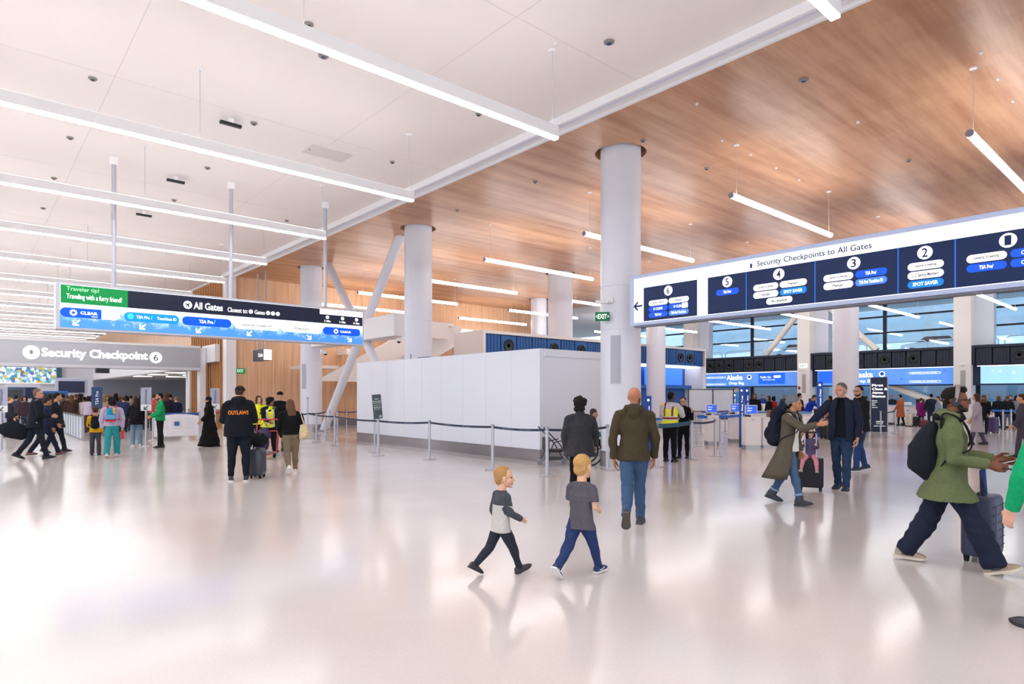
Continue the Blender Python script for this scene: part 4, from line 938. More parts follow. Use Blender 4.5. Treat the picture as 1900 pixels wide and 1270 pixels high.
# ------------- luggage
def suitcase(name, label, loc, rz, W_, D_, H_, c, handle=0, wheels=4, ribs=6, tilt=0, hz=None, grp=None, cat='suitcase', rough=.35):
    t = thing(name, label, cat, loc, rz, grp); z0 = .055
    MB().box(-W_/2, W_/2, -D_/2, D_/2, z0, z0+H_, min(W_, D_)*.16).out('shell', mat('case_'+c, c, rough, spec=.5), t, True)
    b = MB()
    for i in range(ribs):
        x = -W_*.36+i*W_*.72/(ribs-1); b.box(x-.006, x+.006, -D_/2-.005, -D_/2+.01, z0+.07, z0+H_-.07, .002)
    b.out('ribs', mat('case_'+c), t); MB().box(-W_/2-.002, W_/2+.002, -.006, .006, z0+.02, z0+H_+.002).out('zip', DARKG, t)
    for x in (-W_*.38, W_*.38):
        for y in (-D_*.33, D_*.33):
            q = MB(); q.tube([(x, y-.018, .026), (x, y+.018, .026)], .026, 14, (0, 0, 1)); q.box(x-.012, x+.012, y-.024, y+.024, .03, .075); q.out('wheel', RUB, t)
    MB().box(-.09, .09, -.012, .012, z0+H_, z0+H_+.022, .006).out('carry_handle', DARKG, t)
    if handle:
        hm = mat('handle_alu', 'b8bac2', .3, metal=.8) if hz is None else hz
        for x in (-W_*.22, W_*.22): MB().tube([(x, D_*.3, z0+H_-.03), (x, D_*.3, z0+H_+handle)], .009, 8, (1, 0, 0)).out('handle_tube', hm, t)
        MB().box(-W_*.22-.02, W_*.22+.02, D_*.3-.015, D_*.3+.015, z0+H_+handle-.01, z0+H_+handle+.022, .008).out('grip', BLACK, t)
    return t
def backpack(label, f, root, c, sc=1.0, name='backpack', zoff=0, c2=None, round_=0, cat='backpack', bx=0):
    H = f.H; o = MB(); c0 = f.chest+f.up*(-.03*H+zoff)+f.Rt@Vector((-(.062*f.fat+.045*sc+bx)*H, 0, 0)); R = f.Rt
    t = thing(name, label, cat, root.location, root.rotation_euler.z)
    w, d, h = .088*H*sc, .058*H*sc, .135*H*sc
    if round_:
        P = [c0+R@Vector(p) for p in ((.01, 0, h), (-.01, 0, h*.6), (-.05, 0, 0), (-.04, 0, -h*.6), (.03, 0, -h*1.02))]
        o.tube(P, [(w*.45, d*.35), (w*.85, d*.8), (w*1.1, d*1.25), (w*1.1, d*1.2), (w*.7, d*.6)], 18, R@Vector((0, 1, 0)))
    else:
        for z, k in ((.55, .85), (0, 1), (-.55, 1)): o.ell(c0+R@Vector((0, 0, z*h)), (d*k, w*k, h*.5), R)
        o.tube([c0+R@Vector((0, 0, -h*.8)), c0+R@Vector((0, 0, h*.75))], [(w*.95, d*.85), (w*.85, d*.7)], 18, R@Vector((0, 1, 0)))
        o.ell(c0+R@Vector((-d*.8, 0, -h*.35)), (d*.5, w*.75, h*.4), R)
    blob('bag', o, .012, fabric(c), t, 2, .006, 14)
    b = MB(); 
    b.tube([c0+R@Vector((d*.2, -.02, h*.92)), c0+R@Vector((0, -.02, h*1.1)), c0+R@Vector((0, .02, h*1.1)), c0+R@Vector((d*.2, .02, h*.92))], .006, 6, R@Vector((1, 0, 0)))
    b.out('loop', fabric(c), t)
    for sg in (1, -1):
        sp = f.shc+R@Vector((0, sg*.062*H, .032*H))
        P = [c0+R@Vector((d*.6, sg*w*.5, h*.75)), sp+R@Vector((-.045*H, 0, -.002*H)), sp, sp+R@Vector((.048*H*f.fat, sg*.005*H, -.035*H)), f.chest+R@Vector((.084*H*f.fat, sg*.068*H, .0)), f.chest+R@Vector((.075*H*f.fat, sg*.10*H, -.06*H)), f.chest+R@Vector((-.0*H, sg*.112*H*f.fat, -.10*H)), c0+R@Vector((d*.6, sg*w*.7, -h*.7))]
        P = spl(P); MB().tube(P, [(.024*H/1.75, .007)]*len(P), 8, R@Vector((0, 1, 0))).out('strap', fabric(c2 or c), t, 2)
    return t
WALK = dict(legL=(22, 4), legR=(-14, 14), footL=4, footR=-22, armL=(-16, 8, 12), armR=(18, 8, 16))
# the two boys in front
f, r = person('toddler boy in two-tone grey long-sleeved shirt and dark joggers, striding to the right', 929, 1066, 62,
    dict(H=1.03, kid=1, lean=2, legL=(-24, 22), legR=(27, 8), footL=-30, footR=22, armL=(-10, 8, 30), armR=(12, 10, 48, 5), head=(-22, 2), spread=3), 'e6b394', .0055, hands=({'curl': 20}, {'curl': 22}))
top(f, '4c5058', r, .006, 'shirt', 1.04, -.04, flare=1.06, sleeve=.98, wr=.004, collar=.008, mats=[fabric('484b53')])
sh = r.children[-1]; me = sh.data; me.materials.append(fabric('c4c2be')); zlo, zhi = f.pel.z-.06*f.H, f.chest.z-.015*f.H
for p in me.polygons:
    c = p.center
    if c.z < zhi and min(((c-(f.el[s]+(f.wr[s]-f.el[s])*q)).length) for s in 'LR' for q in (-.6, -.3, 0, .25, .5, .75, 1)) > .047: p.material_index = 1
trousers(f, '2e323c', r, .008, 1.02, 1.0, wr=.006)
hair(f, 'b88a5a', r, .007, 'crop')
for s in 'LR': shoe(f, s, '3a3236', '2c2a2c', r)
f, r = person('blond boy in grey t-shirt and blue joggers walking away beside the toddler', 1078, 1069, 30,
    dict(H=1.15, kid=1, lean=2, legL=(-26, 22), legR=(24, 2), footL=-48, footR=3, armL=(14, 10, 75, 8), armR=(-6, 12, 78, 10), head=(-4, 2), spread=6), 'e8b595', .0055, hands=({'curl': 40}, {'curl': 40}))
top(f, '5a5660', r, .008, 'shirt', 1.04, -.05, flare=1.13, sleeve=.36, wr=.004, arm=1.05, collar=.006)
trousers(f, '2c3c68', r, .008, 1.05, 1.02, wr=.007)
hair(f, 'c89e62', r, .007, 'crop')
for s in 'LR': shoe(f, s, '24365c', 'e8e4e4', r, accent='f0f0f0')
# bald man
f, r = person('bald man in dark olive hooded sweatshirt and blue jeans, walking away', 1176, 976, 3,
    dict(H=1.78, lean=2, legL=(-18, 30, -1), legR=(12, 2, -1), footL=-56, footR=0, armL=(-10, 13, 10), armR=(6, 14, 14), head=(-14, 4), spread=0, fat=1.0), 'b87a5c', .006, hands=({'curl': 28}, {'curl': 24}))
top(f, '40382a', r, .011, 'hooded_sweatshirt', 1.1, -.045, flare=.98, hood=1.15, arm=1.12, wr=.008, fab=fabric('453c2c'))
trousers(f, '40597a', r, .011, 1.08, 1.15, wr=.009, name='jeans', end=.005)
for s in 'LR': shoe(f, s, '3c3e46', '54504e', r)
b = MB(); k = f.hh/.232; b.ell(f.headc+f.R_head@Vector((.05, 0, -.075))*k, (.042*k, .05*k, .035*k), f.R_head); b.ell(f.headc+f.R_head@Vector((.02, -.055, -.05))*k, (.03*k, .014*k, .045*k), f.R_head)
blob('stubble', b, .008, mat('stubble', '6a4434', .8), r, 1)
# quilted jacket woman
f, r = person('person with dark curly hair in black quilted jacket, walking away ahead of the blond boy', 1076, 934, 4,
    dict(H=1.62, lean=3, legL=(-12, 16), legR=(14, 4), footL=-22, footR=4, armL=(-8, 12, 14), armR=(20, 12, 28), head=(-8, 2), spread=2, fat=1.14), '8a5a46', .008)
q_ = mat('quilted_black', '2b2c33', .55, spec=.35)
nt = q_.node_tree; tc = nt.nodes.new('ShaderNodeTexCoord'); mp = nt.nodes.new('ShaderNodeMapping'); mp.inputs['Rotation'].default_value = (0.78, 0, 0); mp.inputs['Scale'].default_value = (22, 22, 22)
ck = nt.nodes.new('ShaderNodeTexWave'); ck.inputs['Scale'].default_value = .55; ck.bands_direction = 'Y'; ck2 = nt.nodes.new('ShaderNodeTexWave'); ck2.inputs['Scale'].default_value = .55; ck2.bands_direction = 'Z'
mxx = nt.nodes.new('ShaderNodeMath'); mxx.operation = 'MINIMUM'; bp = nt.nodes.new('ShaderNodeBump'); bp.inputs['Strength'].default_value = .8; bp.inputs['Distance'].default_value = .01
nt.links.new(tc.outputs['Object'], mp.inputs[0])
for n_ in (ck, ck2): nt.links.new(mp.outputs[0], n_.inputs[0])
nt.links.new(ck.outputs[1], mxx.inputs[0]); nt.links.new(ck2.outputs[1], mxx.inputs[1]); nt.links.new(mxx.outputs[0], bp.inputs['Height']); nt.links.new(bp.outputs[0], nt.nodes['Principled BSDF'].inputs['Normal'])
top(f, '2b2c33', r, .011, 'quilted_jacket', 1.16, -.075, flare=1.02, arm=1.3, wr=.006, collar=.035, fab=q_)
trousers(f, '121216', r, .012, .98, 1.0); hair(f, '1c1616', r, .008, 'curly')
for s in 'LR': shoe(f, s, '18181c', '202024', r)
# cap man with suitcase
f, r = person('man in black cap and black hoodie with orange lettering, standing with his back turned', 443, 893, 4,
    dict(H=1.86, lean=2, legL=(2, 2), legR=(-2, 4), armL=(6, 15, 64, 34), armR=(10, 13, 72, 30), head=(-10, 24), spread=5.5, fat=1.24), 'c99478', .009, hands=({'curl': 40}, {'curl': 40}))
g = top(f, '14171f', r, .012, 'hoodie', 1.16, -.055, flare=.96, hood=1.25, arm=1.38, wr=.009, fab=fabric('14171f'))
project_text('OUTLAWS', g, r, f.chest.z-.045, .36, .075, mat('orange_print', 'e8821c', .6))
trousers(f, '171b26', r, .012, 1.1, .95, wr=.007, end=-.012)
cap(f, '101218', r, back=False)
for s in 'LR': shoe(f, s, '26262c', 'e6e2e0', r, accent='e8e4e4')
hh_ = hair(f, '3a2a22', r, .01, 'crop'); hh_.scale = (1, 1, 1)
suitcase('suitcase', 'black hard-shell suitcase standing right of the man in the black cap', G(478, 887), headings(478, 14), .40, .25, .52, '3a3e48', handle=.38)
dz = G(470, 887)
t = thing('duffel_bag', 'small black duffel bag resting on the black hard-shell suitcase', 'bag', (dz[0], dz[1], .63), headings(470, 10))
b = MB(); b.tube([(-.05, -.22, .12), (0, -.2, .12), (0, .2, .12), (.05, .22, .12)], [.08, .14, .14, .08], 16, (1, 0, 0)); blob('bag', b, .012, fabric('1c1e24'), t, 2, .008, 14)
MB().tube([(0, -.1, .24), (0, -.06, .32), (0, .06, .32), (0, .1, .24)], .01, 6, (1, 0, 0)).out('handle', fabric('1c1e24'), t)
# woman with tote
f, r = person('woman with long brown hair in black sweater and khaki trousers, walking away', 540, 880, -8,
    dict(H=1.58, lean=3, legL=(-13, 30), legR=(8, 2), footL=-40, footR=0, armL=(2, 12, 18, 14), armR=(4, 14, 70, 28), head=(8, 14), spread=3, fat=1.2), 'e0b090', .009)
top(f, '101114', r, .012, 'sweater', 1.08, .01, flare=1.0, arm=1.3, wr=.006, fab=fabric('0f1013'))
trousers(f, '80705c', r, .012, 1.14, 1.0, wr=.009, end=-.02); hair(f, '6a4a38', r, .008, 'long')
for s in 'LR': shoe(f, s, 'd8d2d0', 'f0eeee', r)
t = thing('tote_bag', 'cream canvas tote bag hanging from the shoulder of the woman in khaki trousers', 'bag', r.location, r.rotation_euler.z)
b = MB(); c0 = f.sh['R']+Vector((-.02, -.085, -.36)); b.tube([c0+Vector((0, 0, -.16)), c0+Vector((0, -.01, 0)), c0+Vector((0, 0, .15))], [(.10, .17), (.08, .17), (.03, .13)], 4, (0.7, .7, 0)); b.ell(c0+Vector((0, 0, -.1)), (.17, .08, .09))
blob('bag', b, .014, fabric('dcc8a4'), t, 3, .008, 12)
MB().tube([c0+Vector((-.07, 0, .13)), f.sh['R']+Vector((-.05, -.01, .03)), f.sh['R']+Vector((0, -.005, .055)), f.sh['R']+Vector((.05, -.01, .02)), c0+Vector((.07, 0, .13))], [(.012, .005)]*5, 8, (0, 1, 0)).out('strap', fabric('dcc8a4'), t)
# beanie woman
f, r = person('woman in grey beanie and long olive-brown coat stepping right with one arm outstretched', 1464, 936, 106,
    dict(H=1.66, lean=5, twist=-8, legL=(-15, 12), legR=(15, 3), footL=-16, footR=8, armL=(-6, 8, 22, 4), armR=(62, 4, 42, -10), head=(8, 2), spread=2, fat=1.0), 'c48a68', .006, hands=({'curl': 50}, {'curl': 45}))
top(f, 'e6e2de', r, .012, 'white_top', 1.0, -.02, sleeve=0, wr=.004, fab=fabric('e8e4e0'))
trousers(f, '4c6688', r, .010, .98, 1.1, wr=.008, name='jeans', end=-.035)
# open coat: a sheet hanging from the shoulders, open at the front
def open_coat(f, r, c, hem, gap0, gap1, back=.0, inner=None, name='coat', flare=.06):
    H = f.H; vs = []; fs = []; n = 26; rows = [(f.neck+f.up*.012*H, .05, .05, 50), (f.shc+f.up*.010*H, .085, .055, 40), (f.shc-f.up*.03*H, .112, .078, 34), (f.chest, .110, .086, gap0), (f.waist, .108, .086, gap0), (f.pel+f.up*.02*H, .114, .092, (gap0+gap1)/2)]
    for t in (.25, .5, .75, 1): rows.append((f.pel+Vector((-back*t*H, 0, hem*t*H)), .118+flare*t, .096+flare*t*1.2, gap0+(gap1-gap0)*(.5+.5*t)))
    th = .008*H
    for lay in (0, 1):
        for c_, ra, rb, gp in rows:
            for j in range(n+1):
                a = math.radians(gp/2+(360-gp)*j/n); w = .006*H*math.sin(a*7)*max(0, (f.pel.z-c_.z+.1))
                v = Vector(((rb*H+w-lay*th)*math.cos(a), (ra*H+w-lay*th)*math.sin(a), 0))
                vs.append(c_+f.Rtt@v if c_.z > f.pel.z else c_+v)
    m = len(rows); N = n+1
    for lay in (0, 1):
        for i in range(m-1):
            for j in range(n):
                q = [lay*m*N+i*N+j, lay*m*N+i*N+j+1, lay*m*N+(i+1)*N+j+1, lay*m*N+(i+1)*N+j]; fs.append(tuple(q if lay else q[::-1]))
    for i in range(m-1):
        for j in (0, n): fs.append((i*N+j, (i+1)*N+j, m*N+(i+1)*N+j, m*N+i*N+j))
    for j in range(n):
        for i in (0, m-1): fs.append((i*N+j, i*N+j+1, m*N+i*N+j+1, m*N+i*N+j))
    o = MB().add(vs, fs).out(name, [fabric(c), fabric(inner or c)], r, 2)
    k_ = len(rows)-1
    for i, p in enumerate(o.data.polygons):
        if (m-1)*n <= i < 2*(m-1)*n: p.material_index = 1
    sl = MB()
    for sd in 'LR':
        s_, e, w_ = f.sh[sd], f.el[sd], f.wr[sd]
        sl.ell(s_, .046*H); sl.tube([s_, s_.lerp(e, .5), e, e.lerp(w_, .5), e.lerp(w_, .95)], [.043*H, .041*H, .037*H, .033*H, .030*H], 14, (0, 1, 0)); sl.ell(e, .038*H)
    for sd in 'LR':
        q = MB(); s_, e, w_ = f.sh[sd], f.el[sd], f.wr[sd]; q.ell(s_, .046*H); q.tube([s_, s_.lerp(e, .5), e, e.lerp(w_, .5), e.lerp(w_, .95)], [.043*H, .041*H, .037*H, .033*H, .030*H], 14, (0, 1, 0)); q.ell(e, .038*H)
        blob('sleeve', q, .011, fabric(c), o, 3, .006, 16)
    q = MB(); lat = Vector((0, 1, 0))
    q.tube([f.neck+f.Rt@Vector((.05, .055, -.04))*(H/1.66), f.neck+f.Rt@Vector((.0, .075, .0))*(H/1.66), f.neck+f.Rt@Vector((-.065, 0, .03))*(H/1.66), f.neck+f.Rt@Vector((.0, -.075, .0))*(H/1.66), f.neck+f.Rt@Vector((.05, -.055, -.04))*(H/1.66)], .026*H/1.66, 10, (0, 0, 1))
    blob('collar', q, .010, fabric(c), o, 3, .004, 20)
    return o
open_coat(f, r, '5e564a', -.27, 70, 110, .07, '6a7a3c')
beanie(f, '74767e', r, .008); hair(f, '1e1614', r, .008, 'short')
for s in 'LR': shoe(f, s, '3a3e4a', '2c2e36', r, 'boot', boot=.12)
for s in 'LR': MB().tube([f.an[s]+Vector((0, 0, -.02)), f.an[s].lerp(f.kn[s], .27)], [.052, .056], 16, (0, 1, 0)).out('boot_shaft', mat('shoe_3a3e4a', '3a3e4a', .6), r, True)
for s in 'LR': MB().tube([f.an[s].lerp(f.kn[s], .20), f.an[s].lerp(f.kn[s], .28)], [.068, .068], 16, (0, 1, 0)).out('rolled_cuff', fabric('8aa0c0'), r, True)
backpack('black backpack worn by the woman in the grey beanie', f, r, '1b2030', 1.35, bx=.0)
# man in navy jacket
f, r = person('grey-haired man in open navy jacket and jeans, reaching toward the child on the suitcase', 1562, 912, 196,
    dict(H=1.85, lean=1, twist=8, legL=(12, 2), legR=(-6, 12), footL=0, footR=-14, armR=(16, 38, 14, -30), armL=(-2, 12, 20), head=(-12, 2), spread=3, fat=1.06), 'c9967c', .006, hands=({'curl': 30}, {'curl': 16}))
top(f, '12151f', r, .011, 'sweater', 1.04, -.02, sleeve=0, wr=.004, collar=.012, fab=fabric('10131c'))
open_coat(f, r, '20263a', -.055, 46, 54, 0, '20263a', 'jacket', .0)
trousers(f, '2a3e5c', r, .010, 1.06, 1.08, wr=.009, name='jeans'); hair(f, '6a625c', r, .007, 'short')
for s in 'LR': shoe(f, s, '26324a', '2a2c34', r)
# bearded man behind
f, r = person('bearded man with glasses in black hoodie and jeans behind the navy-jacket man', 1594, 876, 236,
    dict(H=1.86, lean=0, legL=(12, 6), legR=(-10, 8), footR=-10, armL=(4, 12, 14), armR=(2, 10, 40), head=(26, -4), spread=2, fat=1.2), 'd0a088', .008)
top(f, '1b1d23', r, .012, 'hoodie', 1.1, -.05, hood=1.1, arm=1.25); trousers(f, '2c4676', r, .012, 1.05, 1.1, name='jeans'); hair(f, '2a1e1a', r, .008, 'short'); beard(f, '2a1c18', r, .008); glasses(f, r)
for s in 'LR': shoe(f, s, '2c3448', 'd8d4d8', r)
t = thing('cap', 'navy cap held by the hand of the bearded man behind the navy jacket', 'cap', r.location, r.rotation_euler.z); w = f.wr['L']+Vector((0.02, .0, -.14)); b = MB(); b.ell(w, (.075, .05, .085)); b.out('crown', fabric('2a3350'), t, 2); MB().ell(w+Vector((.05, 0, -.09)), (.05, .02, .055)).out('brim', fabric('2a3350'), t, 2)
# child riding a suitcase
cx = G(1504, 910)
sc_ = suitcase('suitcase', 'black carry-on suitcase with raised handle, a small child sitting on it', cx, headings(1504, 180), .40, .26, .50, '1c1f2a', handle=.0, rough=.6)
for x in (-.09, .09): MB().tube([(x, -.10, .5), (x, -.10, 1.0)], .011, 8, (1, 0, 0)).out('handle_tube', mat('handle_alu', 'b8bac2', .3, metal=.8), sc_)
MB().box(-.11, .11, -.115, -.085, .99, 1.02, .008).out('grip', BLACK, sc_)
sc_.rotation_euler.z = headings(1504, 180)+math.pi/2
f, r = person('small child in purple jacket and pink leggings sitting on the black carry-on suitcase', 1504, 910, 186,
    dict(H=.88, kid=1, lean=4, legL=(62, 40, 20), legR=(62, 40, 20), footL=10, footR=10, armL=(40, 12, 70, 0), armR=(48, 12, 62, 0), head=(30, -12), seat=.56), 'e8b8a0', .006, hands=({'curl': 60}, {'curl': 60}))
top(f, '5e5478', r, .008, 'jacket', 1.15, -.02, arm=1.2, wr=.005, collar=.02); trousers(f, 'd88a9c', r, .008, 1.05, 1.0, wr=.004, name='leggings'); hair(f, '3a241c', r, .007, 'bob')
for s in 'LR': shoe(f, s, 'b8a68e', 'c8bca8', r, 'boot', boot=.1)
# striding man in olive jacket
f, r = person('man in olive-green jacket and dark wide trousers striding right, looking ahead with phone', 1757, 1052, 88,
    dict(H=1.80, lean=4, legL=(-19, 10), legR=(27, 5), footL=-3, footR=18, armL=(16, 9, 68, 8), armR=(2, 9, 78, 8), head=(0, -2), spread=3, fat=1.04, yawL=4, yawR=4), '7a4a34', .0055, hands=({'curl': 26, 'k': 1.05}, {'curl': 30, 'k': 1.05}))
top(f, '626c48', r, .011, 'jacket', 1.14, -.115, flare=1.24, hood=1.2, arm=1.36, wr=.011, hemx=.0, fab=fabric('666f4c'))
q = MB(); q.tube([f.neck+Vector((.04, 0, -.07)), f.neck+Vector((.01, 0, .0)), f.neck+Vector((0, 0, .035))], [(.10, .085), (.09, .085), (.076, .076)], 16, (0, 1, 0)); q.ell(f.neck+Vector((-.09, 0, -.01)), (.07, .10, .05)); blob('hood_lining', q, .010, fabric('16181e'), r, 2, .006, 16)
trousers(f, '23293c', r, .012, 1.14, 1.0, wide=.026, wr=.013); hair(f, '15110f', r, .007, 'afro'); glasses(f, r)
for s in 'LR': shoe(f, s, 'a89886' if s == 'R' else 'b8a896', 'e4d8c4', r, accent='3a4660')
beard(f, '241812', r, .008)
backpack('large dark grey backpack on the man in the olive-green jacket', f, r, '1c1e28', 1.1, round_=1, zoff=-.05*1.8, bx=-.03)
k = f.hh/.232; C = f.headc; Rh = f.R_head
t = thing('headphones', 'dark over-ear headphones with silver band on the olive-jacket man', 'headphones', r.location, r.rotation_euler.z)
MB().tube([C+Rh@Vector((.0+.03*math.sin(a)-.01, .098*math.cos(a), -.015+.155*math.sin(a)))*k for a in [math.pi*i/14 for i in range(15)]], [(.008*k, .02*k)]*15, 8, Rh@Vector((0, 0, 1))).out('headband', mat('band_silver', '8c8284', .35, metal=.4), t, True)
for sg in (1, -1): MB().tube([C+Rh@Vector((-.006, sg*.078, -.015))*k, C+Rh@Vector((-.006, sg*.11, -.015))*k], [(.042*k, .034*k), (.038*k, .03*k)], 18, Rh@Vector((0, 0, 1))).out('ear_cup', mat('cup_dark', '231c28', .35), t, True)
def held(f, r, sd, name, label, size, m, tilt=(0, 0, 0), off=.10, cat='phone'):
    d, up, n = f.Rhand[sd]; p = f.wr[sd]+d*off*f.H/1.75+n*.018
    t = thing(name, label, cat, world(r, p), r.rotation_euler.z); t.rotation_euler = (tilt[0], tilt[1], r.rotation_euler.z+tilt[2])
    MB().box(-size[0]/2, size[0]/2, -size[1]/2, size[1]/2, -size[2]/2, size[2]/2, .003).out('case', m, t); MB().box(-size[0]/2+.004, size[0]/2-.004, -size[1]/2+.004, size[1]/2-.004, size[2]/2, size[2]/2+.001).out('display', mat('phone_glass', '3c4048', .1), t)
    return t
d_, up_, n_ = f.Rhand['L']; 
held(f, r, 'L', 'phone', 'pale phone held out by the man in the olive-green jacket', (.15, .075, .01), mat('phone_pale', 'c8c8d0', .3), (0, D2R(-18), 0), .125)
held(f, r, 'R', 'phone', 'dark phone in the lower hand of the man in the olive-green jacket', (.14, .07, .01), BLACK, (0, D2R(10), 0), .14)
sl_ = suitcase('suitcase', 'large slate-blue ribbed suitcase beside the man in the olive-green jacket', G(1822, 1040), headings(1822, 12), .40, .28, .60, '3c4560', ribs=2, rough=.4)
b = MB()
for z in (.16, .24, .32, .40, .48, .56): b.box(-.2-.003, .2+.003, -.143, -.13, z, z+.008)
b.out('grooves', mat('case_dark_line', '262d42', .5), sl_)
MB().box(-.07, .07, -.03, .03, .65, .68, .01).out('handle_base', BLACK, sl_); MB().tube([(-.0, 0, .67), (-.03, 0, .9)], .016, 8, (1, 0, 0)).out('handle_tube', BLACK, sl_)
MB().tube([(.02, -.02, .66), (-.06, -.02, .93)], [(.022, .006)]*2, 8, (0, 1, 0)).out('luggage_strap', fabric('3c5aa0'), sl_)
# woman in green at the right edge
f, r = person('person in bright green top and black trousers cut off by the right edge', 1965, 1160, 300,
    dict(H=1.70, lean=0, legL=(4, 2), legR=(-4, 6), armL=(6, 24, 14, 6), armR=(0, 12, 14), head=(0, 0), spread=3), 'e0ac94', .006, hands=({'curl': 22}, {'curl': 24}), loc=G(1960, 1172))
top(f, '0f9a62', r, .011, 'top', 1.02, -.03, flare=1.1, arm=1.38, wr=.006, fab=fabric('11a066')); trousers(f, '16161c', r, .012, 1.0, 1.1, wide=.012, wr=.005, end=.004); hair(f, '181214', r, .008, 'long')
for s in 'LR': shoe(f, s, '3a3a42', '2c2c30', r)
# hi-vis man and staff woman
f, r = person('man in yellow high-visibility vest and black trousers standing at the belt queue', 1243, 857, 20,
    dict(H=1.74, lean=2, legL=(2, 2), legR=(-2, 2), armL=(20, 10, 100, 10), armR=(36, 12, 112, 18), head=(-24, 6), spread=4, fat=1.12), '4a3226', .009, hands=({'curl': 30}, {'curl': 14}))
top(f, 'a8aab4', r, .012, 'jacket', 1.05, -.0, arm=1.35, fab=mat('bomber_grey', 'b0b2bc', .6, col2='d8d8e0', vscale=4, stretch=(1, 1, 9)))
vst = top(f, 'd8e010', r, .012, 'vest', 1.13, -.02, sleeve=0, wr=.004, fab=[mat('hivis', 'e4ea14', .6, emit=.05), mat('vest_stripe', '8c2028', .6), mat('vest_silver', 'd4d0cc', .4)])
for p in vst.data.polygons:
    c = p.center; z = c.z-f.waist.z
    if abs(z+.02) < .025: p.material_index = 1
    elif abs(z+.02) < .05: p.material_index = 2
    elif abs(abs(c.y)-.10) < .022 and z > 0: p.material_index = 1
    elif abs(abs(c.y)-.10) < .04 and z > 0: p.material_index = 2
trousers(f, '101218', r, .012, 1.1, 1.15); hair(f, '0e0b0b', r, .009, 'crop')
for s in 'LR': shoe(f, s, '16171b', '1c1c20', r)
f, r = person('staff member in black uniform and glasses facing the man in the yellow vest', 1268, 851, 194,
    dict(H=1.60, lean=0, legL=(2, 1), legR=(-1, 1), armL=(30, 14, 110, -10), armR=(16, 10, 80, 30), head=(0, 0), spread=4, fat=1.05), 'd0a08a', .009)
top(f, '14161d', r, .012, 'jacket', 1.08, -.03, arm=1.2, collar=.015); trousers(f, '14161d', r, .012, 1.0, 1.0); hair(f, '1c1614', r, .009, 'short'); glasses(f, r)
for s in 'LR': shoe(f, s, '131417', '16171b', r)
# suited man with duffel, left
f, r = person('grey-haired man in dark suit and white shirt walking right with a black duffel bag', 66, 853, 84,
    dict(H=1.84, lean=2, legL=(-16, 18), legR=(16, 3), footL=-26, footR=3, armL=(-14, 10, 16), armR=(6, 10, 78, 12), head=(-14, 2), spread=2, fat=1.12), 'c9967c', .009, hands=({'curl': 60}, {'curl': 36}))
top(f, 'e8e4e6', r, .012, 'shirt', 1.0, .0, sleeve=0, wr=.002, collar=.012, fab=fabric('eceaec', v=.04)); open_coat(f, r, '181c26', -.065, 40, 60, 0, '181c26', 'suit_jacket', .005)
trousers(f, '1c202c', r, .012, 1.04, 1.12); hair(f, '7a6258', r, .009, 'crop'); glasses(f, r)
for s in 'LR': shoe(f, s, '141318', '16151a', r)
t = thing('duffel_bag', 'large black duffel bag carried behind the suited man at the left', 'bag', r.location, r.rotation_euler.z)
b = MB(); b.tube([(-.72, .2, .80), (-.62, .2, .80), (-.42, .24, .76), (-.18, .26, .66), (-.10, .26, .62)], [(.04, .10), (.12, .17), (.15, .22), (.14, .2), (.06, .1)], 18, (0, 1, 0)); blob('bag', b, .015, fabric('1b1e27'), t, 3, .012, 10)
MB().tube([(-.5, .22, .95), (-.42, .2, 1.08), (-.2, .2, 1.04), (-.16, .24, .84)], .014, 6).out('handle', fabric('1b1e27'), t)
f, r = person('man in dark coat with light scarf walking toward the right behind the suited man', 104, 841, 110,
    dict(H=1.72, legL=(14, 3), legR=(-12, 12), footR=-16, armL=(0, 10, 20), armR=(4, 10, 20), head=(20, 4), fat=1.15), 'b88868', .011)
top(f, '1c202c', r, .014, 'coat', 1.15, -.09, arm=1.25, fab=fabric('1b1f2b')); trousers(f, '1e222e', r, .014, 1.05, 1.1); hair(f, '16100e', r, .011, 'short'); MB().ell(f.neck+Vector((.04, 0, -.09)), (.05, .05, .12)).out('scarf', fabric('a8acb4'), r, 2)
for s in 'LR': shoe(f, s, '121216', '141418', r)
f, r = person('person in navy hooded coat and sandals between the suited man and the man with scarf', 84, 846, 80,
    dict(H=1.64, legL=(-20, 10), legR=(24, 6), footR=12, armL=(0, 10, 20), armR=(4, 8, 20), head=(0, 14), fat=1.1), 'a87858', .012)
top(f, '232a40', r, .014, 'coat', 1.12, -.12, arm=1.2, hood=1.1, fab=fabric('222940')); trousers(f, '1d2335', r, .014, 1.05, 1.2); hair(f, '2a1e20', r, .012, 'short')
for s in 'LR': shoe(f, s, '8a5a50', '3a2420', r, 'sandal')
# family at the checkpoint
f, r = person('girl in lilac sweater and teal wide trousers walking away with a colour-block backpack', 208, 849, 8,
    dict(H=1.58, legL=(-8, 10), legR=(12, 2), footL=-14, armL=(-4, 14, 10), armR=(2, 14, 12), head=(0, 0), fat=1.05), 'd8a888', .009)
top(f, 'b4a8c0', r, .012, 'sweater', 1.1, .0, arm=1.5, fab=fabric('b6acc4', v=.1)); trousers(f, '2f9298', r, .012, 1.1, 1.0, wide=.018, wr=.01); hair(f, '14100f', r, .009, 'curly')
for s in 'LR': shoe(f, s, 'c8b8bc', 'e4dce0', r)
t = backpack('teal, blue and red backpack on the girl in teal trousers', f, r, '1a8fb4', .82, c2='c03a40', zoff=-.0)
c0 = f.chest+Vector((-.2, 0, 0)); MB().box(c0.x-.10, c0.x+.02, -.11, .11, c0.z-.16, c0.z-.04, .02).out('front_pocket', fabric('6a9cc8'), t); MB().box(c0.x-.07, c0.x+.02, -.115, .115, c0.z-.22, c0.z-.17, .01).out('red_base', fabric('c83038'), t)
